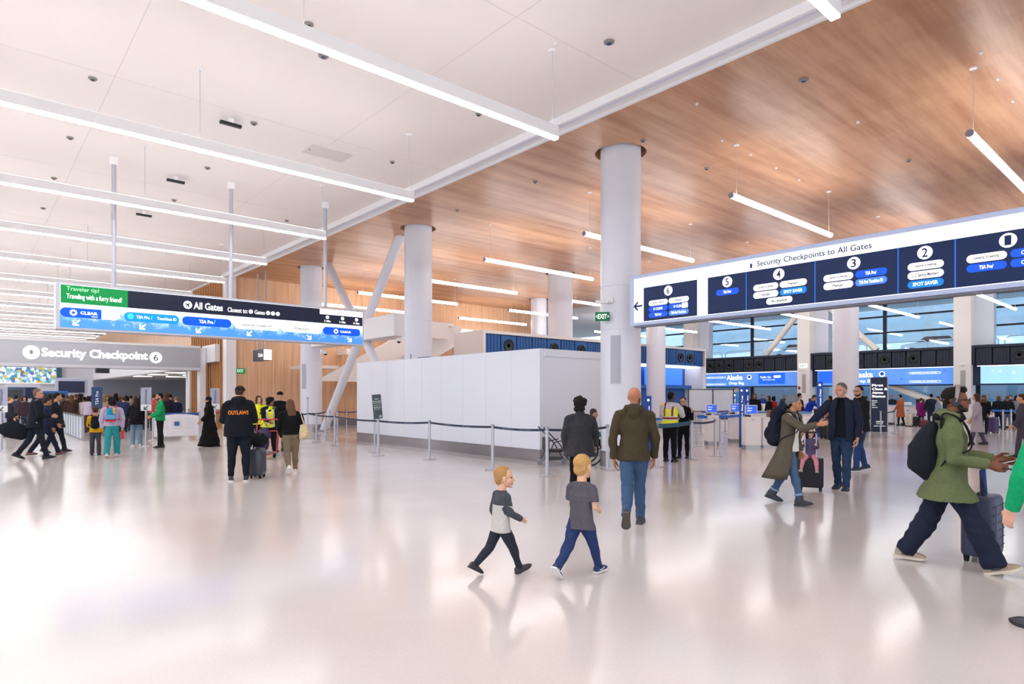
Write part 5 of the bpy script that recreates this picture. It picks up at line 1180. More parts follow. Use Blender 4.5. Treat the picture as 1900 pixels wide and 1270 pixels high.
t = thing('plush_toy', 'small tan plush toy clipped to the top of the colour-block backpack', 'toy', r.location, r.rotation_euler.z); b = MB(); b.ell(c0+Vector((-.06, -.09, .1)), .05); b.ell(c0+Vector((-.07, -.09, .03)), (.04, .04, .06)); blob('plush', b, .01, fabric('c8a06a'), t, 1)
wv = world(r, f.wr['R']); t = thing('bottle', 'red bottle hanging from the hand of the girl in teal trousers', 'bottle', (wv.x, wv.y, wv.z-.30)); MB().lathe([(.035, 0), (.037, .01), (.037, .17), (.02, .2), (.02, .22)], n=14).out('bottle_body', mat('red_bottle', 'c8202c', .35), t, True); MB().tube([(0, 0, .21), (0, 0, .30)], .006, 6, (1, 0, 0)).out('loop', RUB, t)
f, r = person('boy in yellow shirt and grey trousers walking away left of the girl in teal', 177, 845, 2,
    dict(H=1.34, kid=.4, legL=(4, 2), legR=(-4, 4), armL=(30, 10, 40), armR=(0, 8, 8)), 'c89070', .011)
top(f, 'e0a818', r, .012, 'shirt', 1.02, -.02); trousers(f, '45444e', r, .012, 1.0, 1.0, wide=.01); hair(f, '4a3024', r, .011, 'short')
for s in 'LR': shoe(f, s, '2c2628', '24201f', r)
backpack('small black backpack with teal print on the boy in yellow', f, r, '171b24', .95)
f, r = person('woman with long dark hair in black jacket and light jeans, back turned, small black backpack', 253, 829, 2,
    dict(H=1.58, legL=(2, 1), legR=(-2, 2), armL=(22, 12, 40), armR=(10, 12, 30), spread=4, fat=1.1), 'c89878', .010)
top(f, '15151a', r, .013, 'jacket', 1.15, -.07, arm=1.25, fab=fabric('141418')); trousers(f, '6c90aa', r, .013, 1.0, 1.2, name='jeans', wide=.008); hair(f, '32211d', r, .010, 'long')
for s in 'LR': shoe(f, s, 'd0ccd0', 'e8e4e8', r)
t = backpack('small black backpack worn by the woman in black jacket and light jeans', f, r, '1a191d', .62, zoff=-.10)
f, r = person('staff man in green polo shirt and black trousers with clasped hands, looking left', 297, 831, 262,
    dict(H=1.72, lean=-1, legL=(2, 1), legR=(-3, 2), armL=(12, 8, 52, 24), armR=(14, 8, 50, 22), head=(4, 0), fat=1.05), 'c08a68', .009, hands=({'curl': 40}, {'curl': 40}))
top(f, '179158', r, .012, 'polo_shirt', 1.06, -.02, arm=1.2, collar=.012, fab=fabric('169a5c', v=.12)); trousers(f, '1a1a1e', r, .012, 1.1, 1.15, wide=.006); hair(f, '120e0d', r, .009, 'short'); beard(f, '1a1210', r, .009)
for s in 'LR': shoe(f, s, '121214', '16161a', r)
MB().tube([f.neck+Vector((.03, .04, .0)), f.chest+Vector((.12, .01, -.06)), f.neck+Vector((.03, -.04, .0))], .005, 6).box(f.chest.x+.12, f.chest.x+.13, -.03, .03, f.chest.z-.15, f.chest.z-.06).out('lanyard', mat('lanyard', 'e8e8ec', .5), r)
# veiled woman, vest pair, capped man behind
f, r = person('woman in long black dress and veil standing behind the sign post near the white pier', 388, 829, 270,
    dict(H=1.60, legL=(2, 1), legR=(-3, 2), armL=(12, 6, 30, 14), armR=(14, 6, 30, 12), fat=1.1), 'c08a68', .014, det=0)
b = MB(); b.tube([(0, 0, .02), (-.02, 0, .4), (0, 0, .9), (0, 0, 1.25)], [(.30, .34), (.22, .24), (.18, .16), (.17, .13)], 20, (0, 1, 0)); b.tube([f.shc, f.shc+Vector((0, 0, -.35))], [(.12, .1), (.24, .17)], 18, (0, 1, 0)); blob('dress', b, .016, fabric('0e0d10'), r, 3, .014, 14); top(f, '0e0d10', r, .014, 'robe_top', 1.1, -.1, arm=1.3); hair(f, '0e0d10', r, .012, 'hijab', 'veil')
f, r = person('worker with dark hair in yellow reflective vest behind the red luggage cart', 497, 846, 150,
    dict(H=1.62, lean=6, legL=(16, 6), legR=(-10, 8), armL=(30, 10, 40), armR=(30, 10, 40), head=(30, 10)), '8a5a44', .011)
top(f, '15161b', r, .013, 'jacket', 1.08, -.02, arm=1.2); vst = top(f, 'e0e614', r, .013, 'vest', 1.16, -.02, sleeve=0, fab=[mat('hivis'), mat('vest_silver')])
for p in vst.data.polygons:
    if abs(p.center.z-f.waist.z) < .03 or abs(abs(p.center.y)-.09) < .025: p.material_index = 1
trousers(f, '111217', r, .013, 1.05, 1.1); hair(f, '0f0c0c', r, .011, 'curly')
for s in 'LR': shoe(f, s, '8a9098', 'c0c4cc', r)
f, r = person('woman with brown hair in yellow vest facing the luggage cart', 479, 841, 160, dict(H=1.64, armL=(30, 10, 50), armR=(20, 10, 40), head=(0, 6)), 'd0a084', .011)
top(f, '16171d', r, .013, 'jacket', 1.08, -.02); top(f, 'e0e614', r, .013, 'vest', 1.16, -.02, sleeve=0, fab=mat('hivis')); trousers(f, '111217', r, .013); hair(f, '4a2e24', r, .011, 'bob')
for s in 'LR': shoe(f, s, '131417', '16171b', r)
f, r = person('man in black cap and black jacket behind the woman with the tote', 519, 838, 160, dict(H=1.76, armL=(10, 10, 60, 20), armR=(10, 10, 60, 20), fat=1.1), 'd0a084', .011)
top(f, '13151b', r, .013, 'jacket', 1.1, -.04, arm=1.2); trousers(f, '14161c', r, .013); cap(f, '101117', r); hair(f, '2a1e1a', r, .011, 'crop')
for s in 'LR': shoe(f, s, '131417', '16171b', r)
# luggage cart, red frame, with purple bag
x, y = G(487, 852); t = thing('luggage_cart', 'red-framed luggage cart behind the black hard-shell suitcase', 'cart', (x, y), headings(487, 200)); RED = mat('cart_red', 'c83a44', .4)
for sg in (-1, 1): MB().tube([(.42, sg*.25, .14), (-.25, sg*.27, .14), (-.38, sg*.27, 1.0)], .018, 8).out('frame_tube', RED, t, True)
MB().tube([(-.38, -.27, 1.0), (-.38, .27, 1.0)], .02, 8, (1, 0, 0)).out('push_bar', RED, t); MB().tube([(-.33, -.27, .7), (-.33, .27, .7)], .014, 8, (1, 0, 0)).out('crossbar', RED, t); MB().box(-.3, .42, -.24, .24, .14, .17).out('deck', GREYP, t)
for xx_, yy_ in ((-.25, .22), (-.25, -.22), (.36, 0)): MB().tube([(xx_, yy_-.02, .07), (xx_, yy_+.02, .07)], .07, 14, (0, 0, 1)).out('wheel', RUB, t)
t = thing('travel_bag', 'soft purple bag lying on the red luggage cart', 'bag', (x, y, .18), headings(487, 200)); b = MB(); b.ell((0, 0, .2), (.22, .19, .2)); b.ell((-.1, 0, .42), (.15, .18, .18)); blob('bag', b, .016, fabric('463a58'), t, 2, .02, 9); MB().tube([(-.1, -.08, .66), (-.1, 0, .78), (-.1, .08, .66)], .01, 6, (1, 0, 0)).out('handle', fabric('2c2438'), t)
# wheelchair with rider by the near column
x, y = G(1098, 862); R0 = headings(1098, 80)
t = thing('wheelchair', 'black wheelchair by the short side of the white enclosure', 'wheelchair', (x, y), R0)
for sg in (-1, 1):
    MB().tube([(-.1+.3*math.cos(a), sg*.28, .3+.3*math.sin(a)) for a in [6.2832*i/24 for i in range(25)]], .018, 8).out('wheel', RUB, t, True)
    MB().tube([(.38+.09*math.cos(a), sg*.25, .09+.09*math.sin(a)) for a in [6.2832*i/14 for i in range(15)]], .02, 6).out('caster', RUB, t)
    MB().tube([(-.38, sg*.24, .95), (-.25, sg*.24, .92), (-.22, sg*.24, .3), (.35, sg*.24, .45), (.45, sg*.2, .12)], .013, 8).out('side_frame', BLACK, t, True); MB().box(-.2, .2, sg*.25-.03, sg*.25+.03, .68, .71).out('armrest', BLACK, t)
MB().box(-.22, .24, -.22, .22, .46, .5, .01).out('seat', DARKG, t); MB().box(-.26, -.22, -.22, .22, .5, .92, .01).out('backrest', DARKG, t); MB().box(.42, .58, -.18, .18, .1, .12).out('footrest', BLACK, t)
f, r = person('person in teal top seated in the wheelchair, half hidden behind the quilted jacket', 1098, 862, 80, dict(H=1.62, legL=(82, 78, 6), legR=(82, 78, 6), armL=(20, 10, 60), armR=(20, 10, 60), seat=.46, head=(0, 10)), 'c89878', .011)
top(f, '1f8fa0', r, .013, 'top', 1.05, .0); trousers(f, '20232c', r, .013); hair(f, '4a3830', r, .011, 'short')
for s in 'LR': shoe(f, s, '2c2c30', '303034', r)
x, y = G(1030, 864); t = thing('stroller', 'small black folded pushchair beside the enclosure corner', 'pushchair', (x, y), headings(1030, 70))
for sg in (-1, 1):
    MB().tube([(-.35, sg*.2, .9), (.05, sg*.2, .5), (.3, sg*.2, .08)], .014, 8).out('frame_tube', BLACK, t, True); MB().tube([(-.3, sg*.2, .08), (-.1, sg*.2, .55), (.15, sg*.2, .6)], .014, 8).out('rear_tube', BLACK, t, True)
    for xx_ in (-.3, .3): MB().tube([(xx_, sg*.2-.02, .07), (xx_, sg*.2+.02, .07)], .07, 14, (0, 0, 1)).out('wheel', GREYP, t)
MB().box(-.22, .12, -.19, .19, .32, .38, .02).out('seat', BLACK, t); MB().box(-.26, -.2, -.19, .19, .36, .66, .02).out('backrest', BLACK, t); MB().box(-.2, .1, -.17, .17, .14, .2).out('basket', DARKG, t)
# ---------------------------------------------------------------- queue barriers
POST = mat('post_steel', 'c4c4cc', .3, metal=.6)
def post(px, py, lab, top_=1.0, r=.034, loc=None):
    x, y = loc or G(px, py); t = thing('stanchion', lab, 'stanchion', (x, y))
    MB().lathe([(.165, 0), (.17, .012), (.06, .03), (r, .034)], n=28).out('base', POST, t, True)
    MB().lathe([(r, .03), (r, top_-.06)], n=16).out('tube', POST, t, True)
    MB().lathe([(r+.006, top_-.07), (r+.008, top_-.01), (r, top_)], n=16).out('belt_head', GREYP, t, True)
    return (x, y)
def belt(p, q, lab, m, z=.94, w=.05, sag=.03, z2=None):
    z2 = z2 or z; n = 10; vs = []; fs = []
    d = Vector((q[0]-p[0], q[1]-p[1])); nn = Vector((-d.y, d.x)).normalized()*.0015
    for i in range(n+1):
        u = i/n; x, y = p[0]+(q[0]-p[0])*u, p[1]+(q[1]-p[1])*u; s = -sag*4*u*(1-u); zc = z+(z2-z)*u+s
        for sx_ in (1, -1):
            vs += [(x+nn.x*sx_, y+nn.y*sx_, zc-w/2), (x+nn.x*sx_, y+nn.y*sx_, zc+w/2)]
    for i in range(n):
        a = i*4; b = a+4
        fs += [(a, b, b+1, a+1), (a+2, a+3, b+3, b+2), (a+1, b+1, b+3, a+3), (a, a+2, b+2, b)]
    fs += [(0, 1, 3, 2), (n*4, n*4+2, n*4+3, n*4+1)]
    o = MB().add(vs, fs).out('belt', m); tag(o, lab, 'belt'); return o
def belt_print(p, q, u0, u1, s, m=None, z=.94, sag=.03, par=None):
    pass
DB = mat('belt_navy', '1c2848', .6); BB = mat('belt_blue', '2f6ed0', .6); TBm = mat('belt_teal', '20506e', .6)
A1 = post(702, 846, 'steel post in front of the white enclosure beside the dark notice board'); A0 = post(695, 839, 'slim steel post just behind the one with the dark notice board', r=.024)
A2 = post(797, 853, 'steel post in front of the left half of the white enclosure'); A3 = post(914, 872, 'steel post in front of the middle of the white enclosure, left of the toddler')
A4 = post(1015, 884, 'steel post before the corner of the white enclosure'); A5 = post(1127, 873, 'steel post directly before the near column, left of the bald man')
for p, q, l in ((A1, A2, 'navy belt from the notice-board post to the next post right'), (A2, A3, 'navy belt along the middle of the white enclosure'), (A3, A4, 'navy belt ending at the post before the enclosure corner'), (A4, A5, 'navy belt running behind the quilted jacket')):
    o = belt(p, q, l, DB)
    d = Vector((q[0]-p[0], q[1]-p[1])); L = d.length
    for u in (.3, .62):
        tx = text('Sea Airport', -.16, .16, -.012, .012, 0, mat('belt_print', '9aa8c8', .6), o, bold=.0)
        tx.location = (p[0]+d.x*u, p[1]+d.y*u, .94-.12*u*(1-u)); a_ = math.atan2(d.y, d.x); tx.rotation_euler = (0, 0, a_); nn = Vector((-d.y, d.x)).normalized()*(.004); 
        if nn.x*(-p[0])+nn.y*(-p[1]) < 0: nn = -nn
        tx.location.x += nn.x; tx.location.y += nn.y
C1 = post(571, 814, 'tall slim grey post beside the tote bag', 1.55, .026); C2 = post(587, 821, 'steel post right of the tote bag'); C3 = post(621, 827.5, 'steel post before the tubular brace'); C4 = post(604, 808, 'steel post behind the tubular brace base'); C5 = post(626, 806, 'steel post holding the short purple belt'); C6 = post(643, 806, 'slim far post left of the white enclosure', r=.02); C7 = post(612, 808, 'slim far post between the brace and the timber wall', r=.02)
belt(C1, C3, 'black belt from the tall slim post to the post before the brace', DB); belt(C3, A1, 'black belt from the brace to the notice-board post', DB); belt(C1, C4, 'black belt from the tall post to behind the brace', DB)
E0 = G(663, 806); belt(C5, E0, 'short purple belt left of the white enclosure end', mat('belt_purple', '3a2f6a', .6)); belt(G(551, 815), C1, 'black belt left of the tall slim post, behind the tote', DB)
D1 = post(1283, 853, 'wide steel post directly right of the uniformed staff member', r=.045); D2 = post(1327, 847, 'steel post alone right of the staff, end of the navy belt'); D3 = post(1292, 828, 'steel post behind the staff member'); D4 = post(1335, 823, 'steel post behind the first kiosk'); D5 = post(1352, 812, 'far steel post behind the first kiosk'); D6 = post(1218, 868, 'steel post right of the bald man hand')
belt(D1, D2, 'short navy belt between the two posts right of the staff', DB); belt(D6, D1, 'wide teal belt running in front of the hi-vis vest and the staff member', TBm, w=.1, sag=.02)
for a, b, l in (((1200, 836), (1243, 832), 'blue belt behind the hi-vis vest, left'), ((1290, 826), (1352, 812), 'blue belt behind the first kiosk screen'), ((1292, 828), (1375, 822), 'lower blue belt from behind the staff to the tall blue sign'), ((1300, 806), (1352, 803), 'far blue belt before the frosted screens')): belt(G(*a), G(*b), l, BB, w=.09)
for px, py, l in ((1200, 836, 'left of the vest'), (1375, 823, 'by the tall blue sign'), (1300, 806, 'before the frosted screens'), (1345, 804, 'right end before the frosted screens')): post(px, py, 'thin steel post carrying a blue belt '+l, r=.024)
E1 = post(1634, 808, 'slim steel post in front of the navy totem', r=.03); E2 = post(1661, 804, 'slim steel post right of the navy totem', r=.03); belt(E1, E2, 'short dark belt beside the navy totem', DB)
F1 = post(1861, 802, 'steel post carrying the blue belt right of the purple suitcase'); F2 = post(1876, 800, 'second steel post right of the purple suitcase'); F0 = G(1838, 800); F3 = G(1915, 800)
belt(F0, F3, 'blue belt in front of the travellers at the right counters', BB, w=.09)
# notice board on post
t = thing('notice_board', 'dark leaning notice board on the steel post before the white enclosure', 'notice', (A1[0], A1[1], 1.0), headings(702, 0)-math.pi/2+math.radians(-6))
b = MB().box(-.12, .12, -.01, .01, 0, .66).out('board', mat('board_dark', '36444c', .4), t); b.rotation_euler = (0, math.radians(-5), 0)
WP = mat('print_white', 'e8ecee', .5)
for z, w, s in ((.52, .06, 'ATTENTION'), (.46, .1, 'Real ID'), (.41, .1, 'starting May'), (.35, .09, 'required for'), (.3, .1, 'identification'), (.25, .08, 'dhs gov')): text(s, -w, w, z, z+.03, -.012, WP, b)
plate('corner_mark', .02, .11, .02, .1, -.011, mat('board_mark', '8c9aa0', .5), b, .04)
def sign_post(px, py, w, z0, z1, c, lab, txt, tc='3a3f52', arrow_=True, face=0):
    x, y = G(px, py); t = thing('sign_post', lab, 'sign', (x, y), headings(px, 0)-math.pi/2+face)
    MB().lathe([(.18, 0), (.18, .012), (.05, .03)], n=24).out('base', POST, t, True); MB().lathe([(.036, .03), (.036, z0)], n=12).out('pole', POST, t, True)
    MB().box(-w/2, w/2, -.02, .02, z0, z1, .004).out('sign_panel', mat('panel_'+c, c, .5), t)
    tm = mat('txt_'+tc, tc, .5)
    q = text(txt, -.5*(z1-z0)*.62, .5*(z1-z0)*.62, -w*.14, w*.14, 0, tm, t); q.rotation_euler = (0, -math.pi/2, 0); q.location = (0, -.024, (z0+z1)/2+(.1 if arrow_ else 0)*(z1-z0))
    if arrow_: plate('arrow_panel', -w/2, w/2, z0-.01, z0+(z1-z0)*.25, -.021, mat('panel_white', 'eceef2', .5), t); arrow(0, z0+(z1-z0)*.12, w*.5, math.radians(-135 if px > 380 else -135), -.03, tm, t)
    return t
sign_post(399, 820, .30, 1.15, 1.88, 'a9adc0', 'grey vertical sign on a post before the timber fins, reading Premium', 'Premium')
sign_post(271, 829, .30, 1.15, 1.88, 'a9adc0', 'grey vertical sign on a post left of the green polo man', 'General Screening')
sign_post(180, 812, .36, 1.1, 1.95, '20406e', 'navy vertical lane sign standing above the family with backpacks', 'TSA Pre', 'e8ecf4', False)
sign_post(2, 838, .30, 1.15, 1.88, 'b4b8cc', 'grey vertical sign on a post at the left edge', 'Premium')
# info banner panel
t = thing('info_banner', 'white information banner with blue top curve beside the green polo man', 'banner', (5.15, 25.6, 0), 0)
MB().box(0, 1.5, 0, .03, .12, .98, .004).out('panel', mat('banner_white', 'eeeef4', .5), t)
MB().prism([(0, .98), (1.5, .98), (1.5, .86), (1.1, .93), (.7, .94), (.3, .9), (0, .82)], -.006, 0, 'y').out('blue_curve', mat('banner_blue', '2c50a8', .5), t)
for x in (.12, .58, 1.04):
    for k in range(6): text('know before you go', x, x+.34, .74-k*.07, .765-k*.07, -.004, mat('banner_text', '8a92a8', .5), t, bold=0)
plate('icon', .66, .84, .5, .66, -.012, mat('banner_icon', '4a6a9c', .5), t, .03)
for x in (-.03, 1.53): MB().lathe([(.15, 0), (.15, .012), (.03, .03), (.03, 1.02)], (x, .015, 0), 18).out('end_post', POST, t, True)
FP = [post(385, 812, 'steel post left of the veiled woman'), post(350, 800, 'far steel post behind the banner')]
belt(FP[0], G(412, 806), 'red belt across the veiled woman', mat('belt_red', 'c8303c', .6), w=.07)
# frosted glass lane gates
for i in range(9):
    y = 27.2+i*.8
    t = thing('lane_gate', 'frosted lane divider panel with dark top, %s in the line by the checkpoint' % ['nearest', 'second', 'third', 'fourth', 'fifth', 'sixth', 'seventh', 'eighth', 'farthest'][i], 'divider', (3.2, y), 0, 'lane dividers')
    MB().box(-.02, .02, .04, .74, .04, .86, .004).out('frosted_panel', fr, t); MB().box(-.04, .04, -.01, .05, 0, .9, .006).out('upright', STEEL, t); MB().box(-.05, .05, 0, .78, .86, .9).out('top_rail', DARKG, t)
# ---------------------------------------------------------------- kiosks, counters
def kiosk(px, py, lab, w=.36, h=.98, scr=1, face=18):
    x, y = G(px, py); t = thing('kiosk', lab, 'kiosk', (x, y), headings(px, 0)-math.pi/2+D2R(face))
    MB().box(-w/2+.01, w/2-.01, 0, .42, 0, .12).out('plinth', STEEL, t); MB().box(-w/2, w/2, 0, .42, .12, h, .015).out('cabinet', WHITE, t)
    text('bag', -.05, .03, h-.1, h-.06, -.004, DARKG, t); MB().box(-.16, -.02, .15, .3, h, h+.05, .01).out('scanner', BLACK, t)
    if scr:
        MB().box(-.02, .04, .18, .22, h, h+.12).out('screen_arm', WHITE, t)
        m_ = MB().box(-.2, .16, .12, .18, h+.08, h+.36, .02).out('monitor', WHITE, t); plate('screen', -.18, .14, h+.10, h+.34, .118, screen('3a62d8', .7), m_, .01)
        text('Tap to', -.15, .0, h+.24, h+.29, .106, WS, m_); text('start', -.15, -.02, h+.17, h+.21, .106, WS, m_)
    return t
kiosk(1398, 835, 'white bag-tag kiosk with lit screen, nearest, left of the woman in the beanie', .46); kiosk(1324, 827, 'white self-service kiosk with blue screen right of the uniformed staff'); kiosk(1368, 822, 'white kiosk cabinet left of the tall blue vertical sign', .4, .98)
x, y = G(1418, 832); t = thing('desk', 'white desk joined behind the nearest kiosk, brown box and papers on it', 'desk', (x, y), headings(1418, 0)-math.pi/2+D2R(18))
MB().box(.0, 1.5, .1, .7, 0, .08).out('plinth', STEEL, t); MB().box(-.02, 1.55, .05, .75, .08, .92, .01).out('cabinet', WHITE, t); MB().box(-.04, 1.57, .03, .77, .92, .95).out('worktop', WHITE, t)
tw = world(t, (.4, .35, .95)); tt = thing('cardboard_box', 'brown cardboard box on the white desk', 'box', tw, t.rotation_euler.z); MB().box(-.18, .18, -.12, .12, 0, .22, .004).out('carton', mat('carton', '8c6a4c', .8), tt); MB().box(-.02, .02, -.122, .122, .0, .222).out('tape', mat('tape', 'b89868', .5), tt)
def pylon(px, py, w, z1, lab, lines, c='1c4fae', stripes=True):
    x, y = G(px, py); t = thing('totem', lab, 'sign', (x, y), headings(px, 0)-math.pi/2)
    MB().box(-w/2, w/2, 0, .08, .02, z1, .004).out('panel', mat('pylon_'+c, c, .4, emit=.08), t); MB().box(-w/2-.03, w/2+.03, -.08, .16, 0, .02).out('foot', STEEL, t)
    if stripes:
        MB().prism([(-w/2, .2), (w/2, .9), (w/2, .5), (-w/2, 0.05)], -.004, 0, 'y').out('swoosh', mat('pylon_dark', '16284e', .4), t)
        q = text(lines, -.4, .4, -w*.14, w*.14, 0, WS, t); q.rotation_euler = (0, -math.pi/2, 0); q.location = (.02, -.006, z1-.68); disc('round_mark', 0, z1-.12, w*.2, -.001, WS, t, n=14)
    return t
pylon(1376, 832, .15, 1.9, 'tall blue vertical sign left of the nearest kiosk', 'Print Bag Tag'); pylon(1386, 831, .15, 1.9, 'second tall blue vertical sign against the first, dark swoosh at its foot', 'Check in')
pylon(1521, 812, .22, 2.15, 'tall blue vertical Business sign behind the woman and child', 'Business Class'); pylon(1203, 842, .17, 1.62, 'short bright blue sign panel behind the bald man', 'Flights'); pylon(1363, 800, .22, 1.75, 'light blue sign panel right of the frosted screens', 'Agent', '3a86d8')
t = pylon(1631, 803, .66, 2.42, 'navy totem reading First Class with steel edges', '', '16264a', False)
for s, z in (('First', 2.06), ('Class &', 1.9), ('Atmos', 1.74), ('Status', 1.58)): text(s, -.27, -.27+.085*len(s), z-.05, z+.06, -.006, WS, t, bold=.03)
for s, z in (('Platinum', 1.4), ('Titanium', 1.33), ('Gold', 1.26), ('Silver', 1.19), ('Oneworld', 1.10)): text(s, -.27, -.27+.025*len(s), z-.02, z+.02, -.006, WS, t)
text('ATMOS', -.12, .16, .44, .5, -.006, WS, t); text('rewards', -.1, .14, .37, .41, -.006, WS, t); text('alaska air lines', -.2, .24, .27, .31, -.006, WS, t)
for sg in (-1, 1): MB().box(sg*.33-.02, sg*.33+.02, -.02, .10, 0, 2.45).out('edge_post', STEEL, t)
# frosted screens
for i in range(2):
    x, y = G(1300+i*38, 806); t = thing('privacy_screen', ['frosted glass privacy screen, left one behind the queue posts', 'frosted glass privacy screen, right one behind the queue posts'][i], 'screen', (x, y), headings(1320, 0)-math.pi/2)
    MB().box(-.48, .48, 0, .015, 1.0, 1.86).out('frosted_panel', fr, t); 
    for sx_ in (-.49, .49): MB().lathe([(.02, 0), (.02, 1.9)], (sx_, 0, 0), 10).out('upright', BLACK, t, True)
    MB().box(-.49, .49, -.01, .02, 1.86, 1.89).out('top_rail', BLACK, t); MB().box(-.49, .49, -.01, .02, .93, .96).out('lower_rail', mat('rail_red', '8c2a30', .5), t)
# airline counters along the window wall
for k in range(14):
    y = 26.2-k*1.9
    if abs(y-18.4) < 1 or abs(y-9.7) < 1: continue
    t = thing('service_counter', 'white airline bag-drop counter in the row under the blue displays', 'counter', (38.3, y), 0, 'bag-drop counters under the displays')
    MB().box(0, .7, -.75, .75, 0, .12).out('plinth', DARKG, t); MB().box(-.02, .7, -.78, .78, .12, 1.05, .01).out('cabinet', WHITE, t); MB().box(-.06, .74, -.8, .8, 1.05, 1.09).out('worktop', mat('top_blue', '9ab8de', .4), t)
    MB().box(.3, .34, -.3, .1, 1.12, 1.42, .01).box(.33, .4, -.12, -.08, 1.09, 1.2).out('monitor', BLACK, t); MB().box(.1, .35, .3, .6, 1.09, 1.25, .01).out('printer', WHITE, t)
lab_ = ['by the frosted screens', 'left of the exit-sign pier', 'right of the round column', 'behind the navy totem', 'left of the grille pier']
for i, (px, py) in enumerate(((1445, 812), (1560, 800))):
    x, y = G(px, py); t = thing('sorting_table', ['blue-topped island desk behind the woman in the beanie', 'low black island desk behind the navy-jacket man', 'low white island desk behind the olive-jacket man'][i], 'desk', (x, y), 0)
    MB().box(-.5, .5, -1.0, 1.0, .1, .95, .01).out('cabinet', (WHITE, BLACK, WHITE)[i], t); MB().box(-.55, .55, -1.05, 1.05, .95, 1.0).out('worktop', (mat('top_blue2', '4a90d0', .4), DARKG, OFFW)[i], t); MB().box(-.45, .45, -.95, .95, 0, .1).out('plinth', DARKG, t)
# upright suitcases far away
for px, py, c, hh2, l in ((1843, 804, '4c3a6e', .62, 'large purple suitcase left of the blue belt'), (1688, 792, 'd8d0c0', .62, 'cream suitcase beside the person in the orange coat'), (1699, 792, '1e2028', .45, 'small black suitcase left of the purple shawl'), (1532, 815, '16181e', .7, 'black suitcase behind the child on the carry-on'), (1544, 812, '1a1c22', .6, 'second black suitcase behind the navy-jacket man'), (1716, 793, '7a3038', .3, 'small red-striped bag on wheels by the purple shawl')):
    suitcase('suitcase', l, G(px, py), headings(px, 20), .45, .28, hh2, c, handle=.15)
# ---------------------------------------------------------------- background people
SK = ['d9a380', 'c08a68', 'e6b898', '7a4a34', 'a87454', 'd0a084']
HC = ['17110f', '2e201a', '4a3226', '6a4c34', '120f10', '8a6a48']
def extra(px, py, face, topc, legc, lab, H=1.68, hs='short', long_=0, loc=None, cat=None, fat=1.05, group=None, **kw):
    i = int(px*7+py) % 6; d = EYE*F/(py-HOR); v = .016 if d < 30 else .024
    pose = dict(H=H, armL=(8, 10, 30), armR=(4, 10, 20), legL=(6, 3), legR=(-6, 6), fat=fat); pose.update(kw)
    f, r = person(lab, px, py, face, pose, SK[i], v, det=0, group=group, loc=loc)
    if long_: top(f, topc, r, v, 'coat', 1.12, long_, flare=1.1, arm=1.15, wr=0)
    else: top(f, topc, r, v, 'jacket', 1.1, -.04, arm=1.15, wr=0)
    trousers(f, legc, r, v, wr=0); hair(f, HC[(i*5+1) % 6], r, v*.7, hs)
    for s in 'LR': shoe(f, s, '1c1c20', '2a2a2c', r)
    return f, r
W_ = 'walk'
extra(1813, 826, 262, 'a8a2ac', '55505e', 'woman in long pale grey coat over black top, behind the olive-jacket man', 1.72, 'long', -.26, fat=1.0, legL=(14, 4), legR=(-12, 8))
extra(1826, 806, 200, '1a1a20', '1e1e26', 'person in black headscarf with cream bag at the right queue', 1.66, 'hijab')
extra(1897, 850, 270, '4a4654', '4c4854', 'person in grey trousers cut by the right edge above the green top', 1.7, legL=(10, 4), legR=(-12, 10))
extra(1853, 797, 350, '1c2028', '22283a', 'person in black puffer jacket with brown hood at the right queue', 1.62, 'bob'); extra(1869, 799, 355, '1b2028', '6a6a78', 'person in dark jacket leaning at the right counters', 1.62)
extra(1886, 799, 2, '8c8c94', '24222a', 'woman with light brown hair in grey vest and cream sleeves at the right counters', 1.64, 'bob', fat=1.15); extra(1897, 798, 350, 'd8d0cc', '3a3c48', 'person in cream jacket at the very right of the queue', 1.66)
extra(1671, 790.5, 300, 'b06040', '2c2624', 'person in long rust-orange coat left of the cream suitcase', 1.68, 'short', -.24, fat=1.05); extra(1709, 792, 20, '78206a', '1c1a20', 'person with purple shawl and dark trousers before the counters', 1.5, 'short', -.15); extra(1728, 793, 350, '20283a', '28324a', 'man in navy hooded coat with backpack at the counters', 1.72, fat=1.2); extra(1741, 796, 260, '8894a8', '3a4252', 'bearded man in grey-blue top behind the olive-jacket man', 1.6)
extra(1497, 806, 92, '1638b0', '131a34', 'man in bright blue pullover and white cap leaning over a desk', 1.72, 'crop', lean=22, armL=(60, 8, 30), armR=(60, 8, 30), fat=1.15, head=(0, 22)); extra(1483, 803, 60, '3a2c30', '20222c', 'man with large dark backpack left of the blue pullover', 1.74, fat=1.2); extra(1471, 797, 350, '161a26', '1c202c', 'person in black jacket and cap behind the beanie woman', 1.66)
extra(1436, 797, 300, 'b01828', '20202a', 'person in red coat near the island desk', 1.6, 'bob'); extra(1427, 798, 240, '16161c', '18181e', 'person in black coat left of the red coat', 1.62, 'bob'); extra(1400, 800, 170, '15151a', '1a1a20', 'person with long black hair behind the blue vertical signs', 1.72, 'long'); extra(1406, 796, 180, 'd8cfae', '4a4a52', 'person in cream top behind the blue vertical signs', 1.45); extra(1541, 806, 250, 'b8907a', '3a3440', 'person with long blonde hair left of the navy-jacket man', 1.62, 'long')
extra(1607, 790, 200, '1c1e24', '22242c', 'person in black behind the bearded man', 1.6); extra(1583, 790, 10, 'c8b8b0', '2a2c34', 'far person in pale top behind the round column', 1.6)
for i, (px, py, c, l) in enumerate(((1655, 779, '202430', 'far staff member in navy right of the totem'), (1760, 780, '203050', 'far staff in navy left of the grille pier'), (1875, 778, '24385c', 'far staff behind the right counters'), (1415, 782, '1e3c78', 'far staff in blue under the first display'), (1455, 781, '28303c', 'far staff in grey under the first display'))):
    extra(px, py, 180, c, '1c1e26', l, 1.66, loc=(40.3, onX(px, 700, 40.3)[0]))
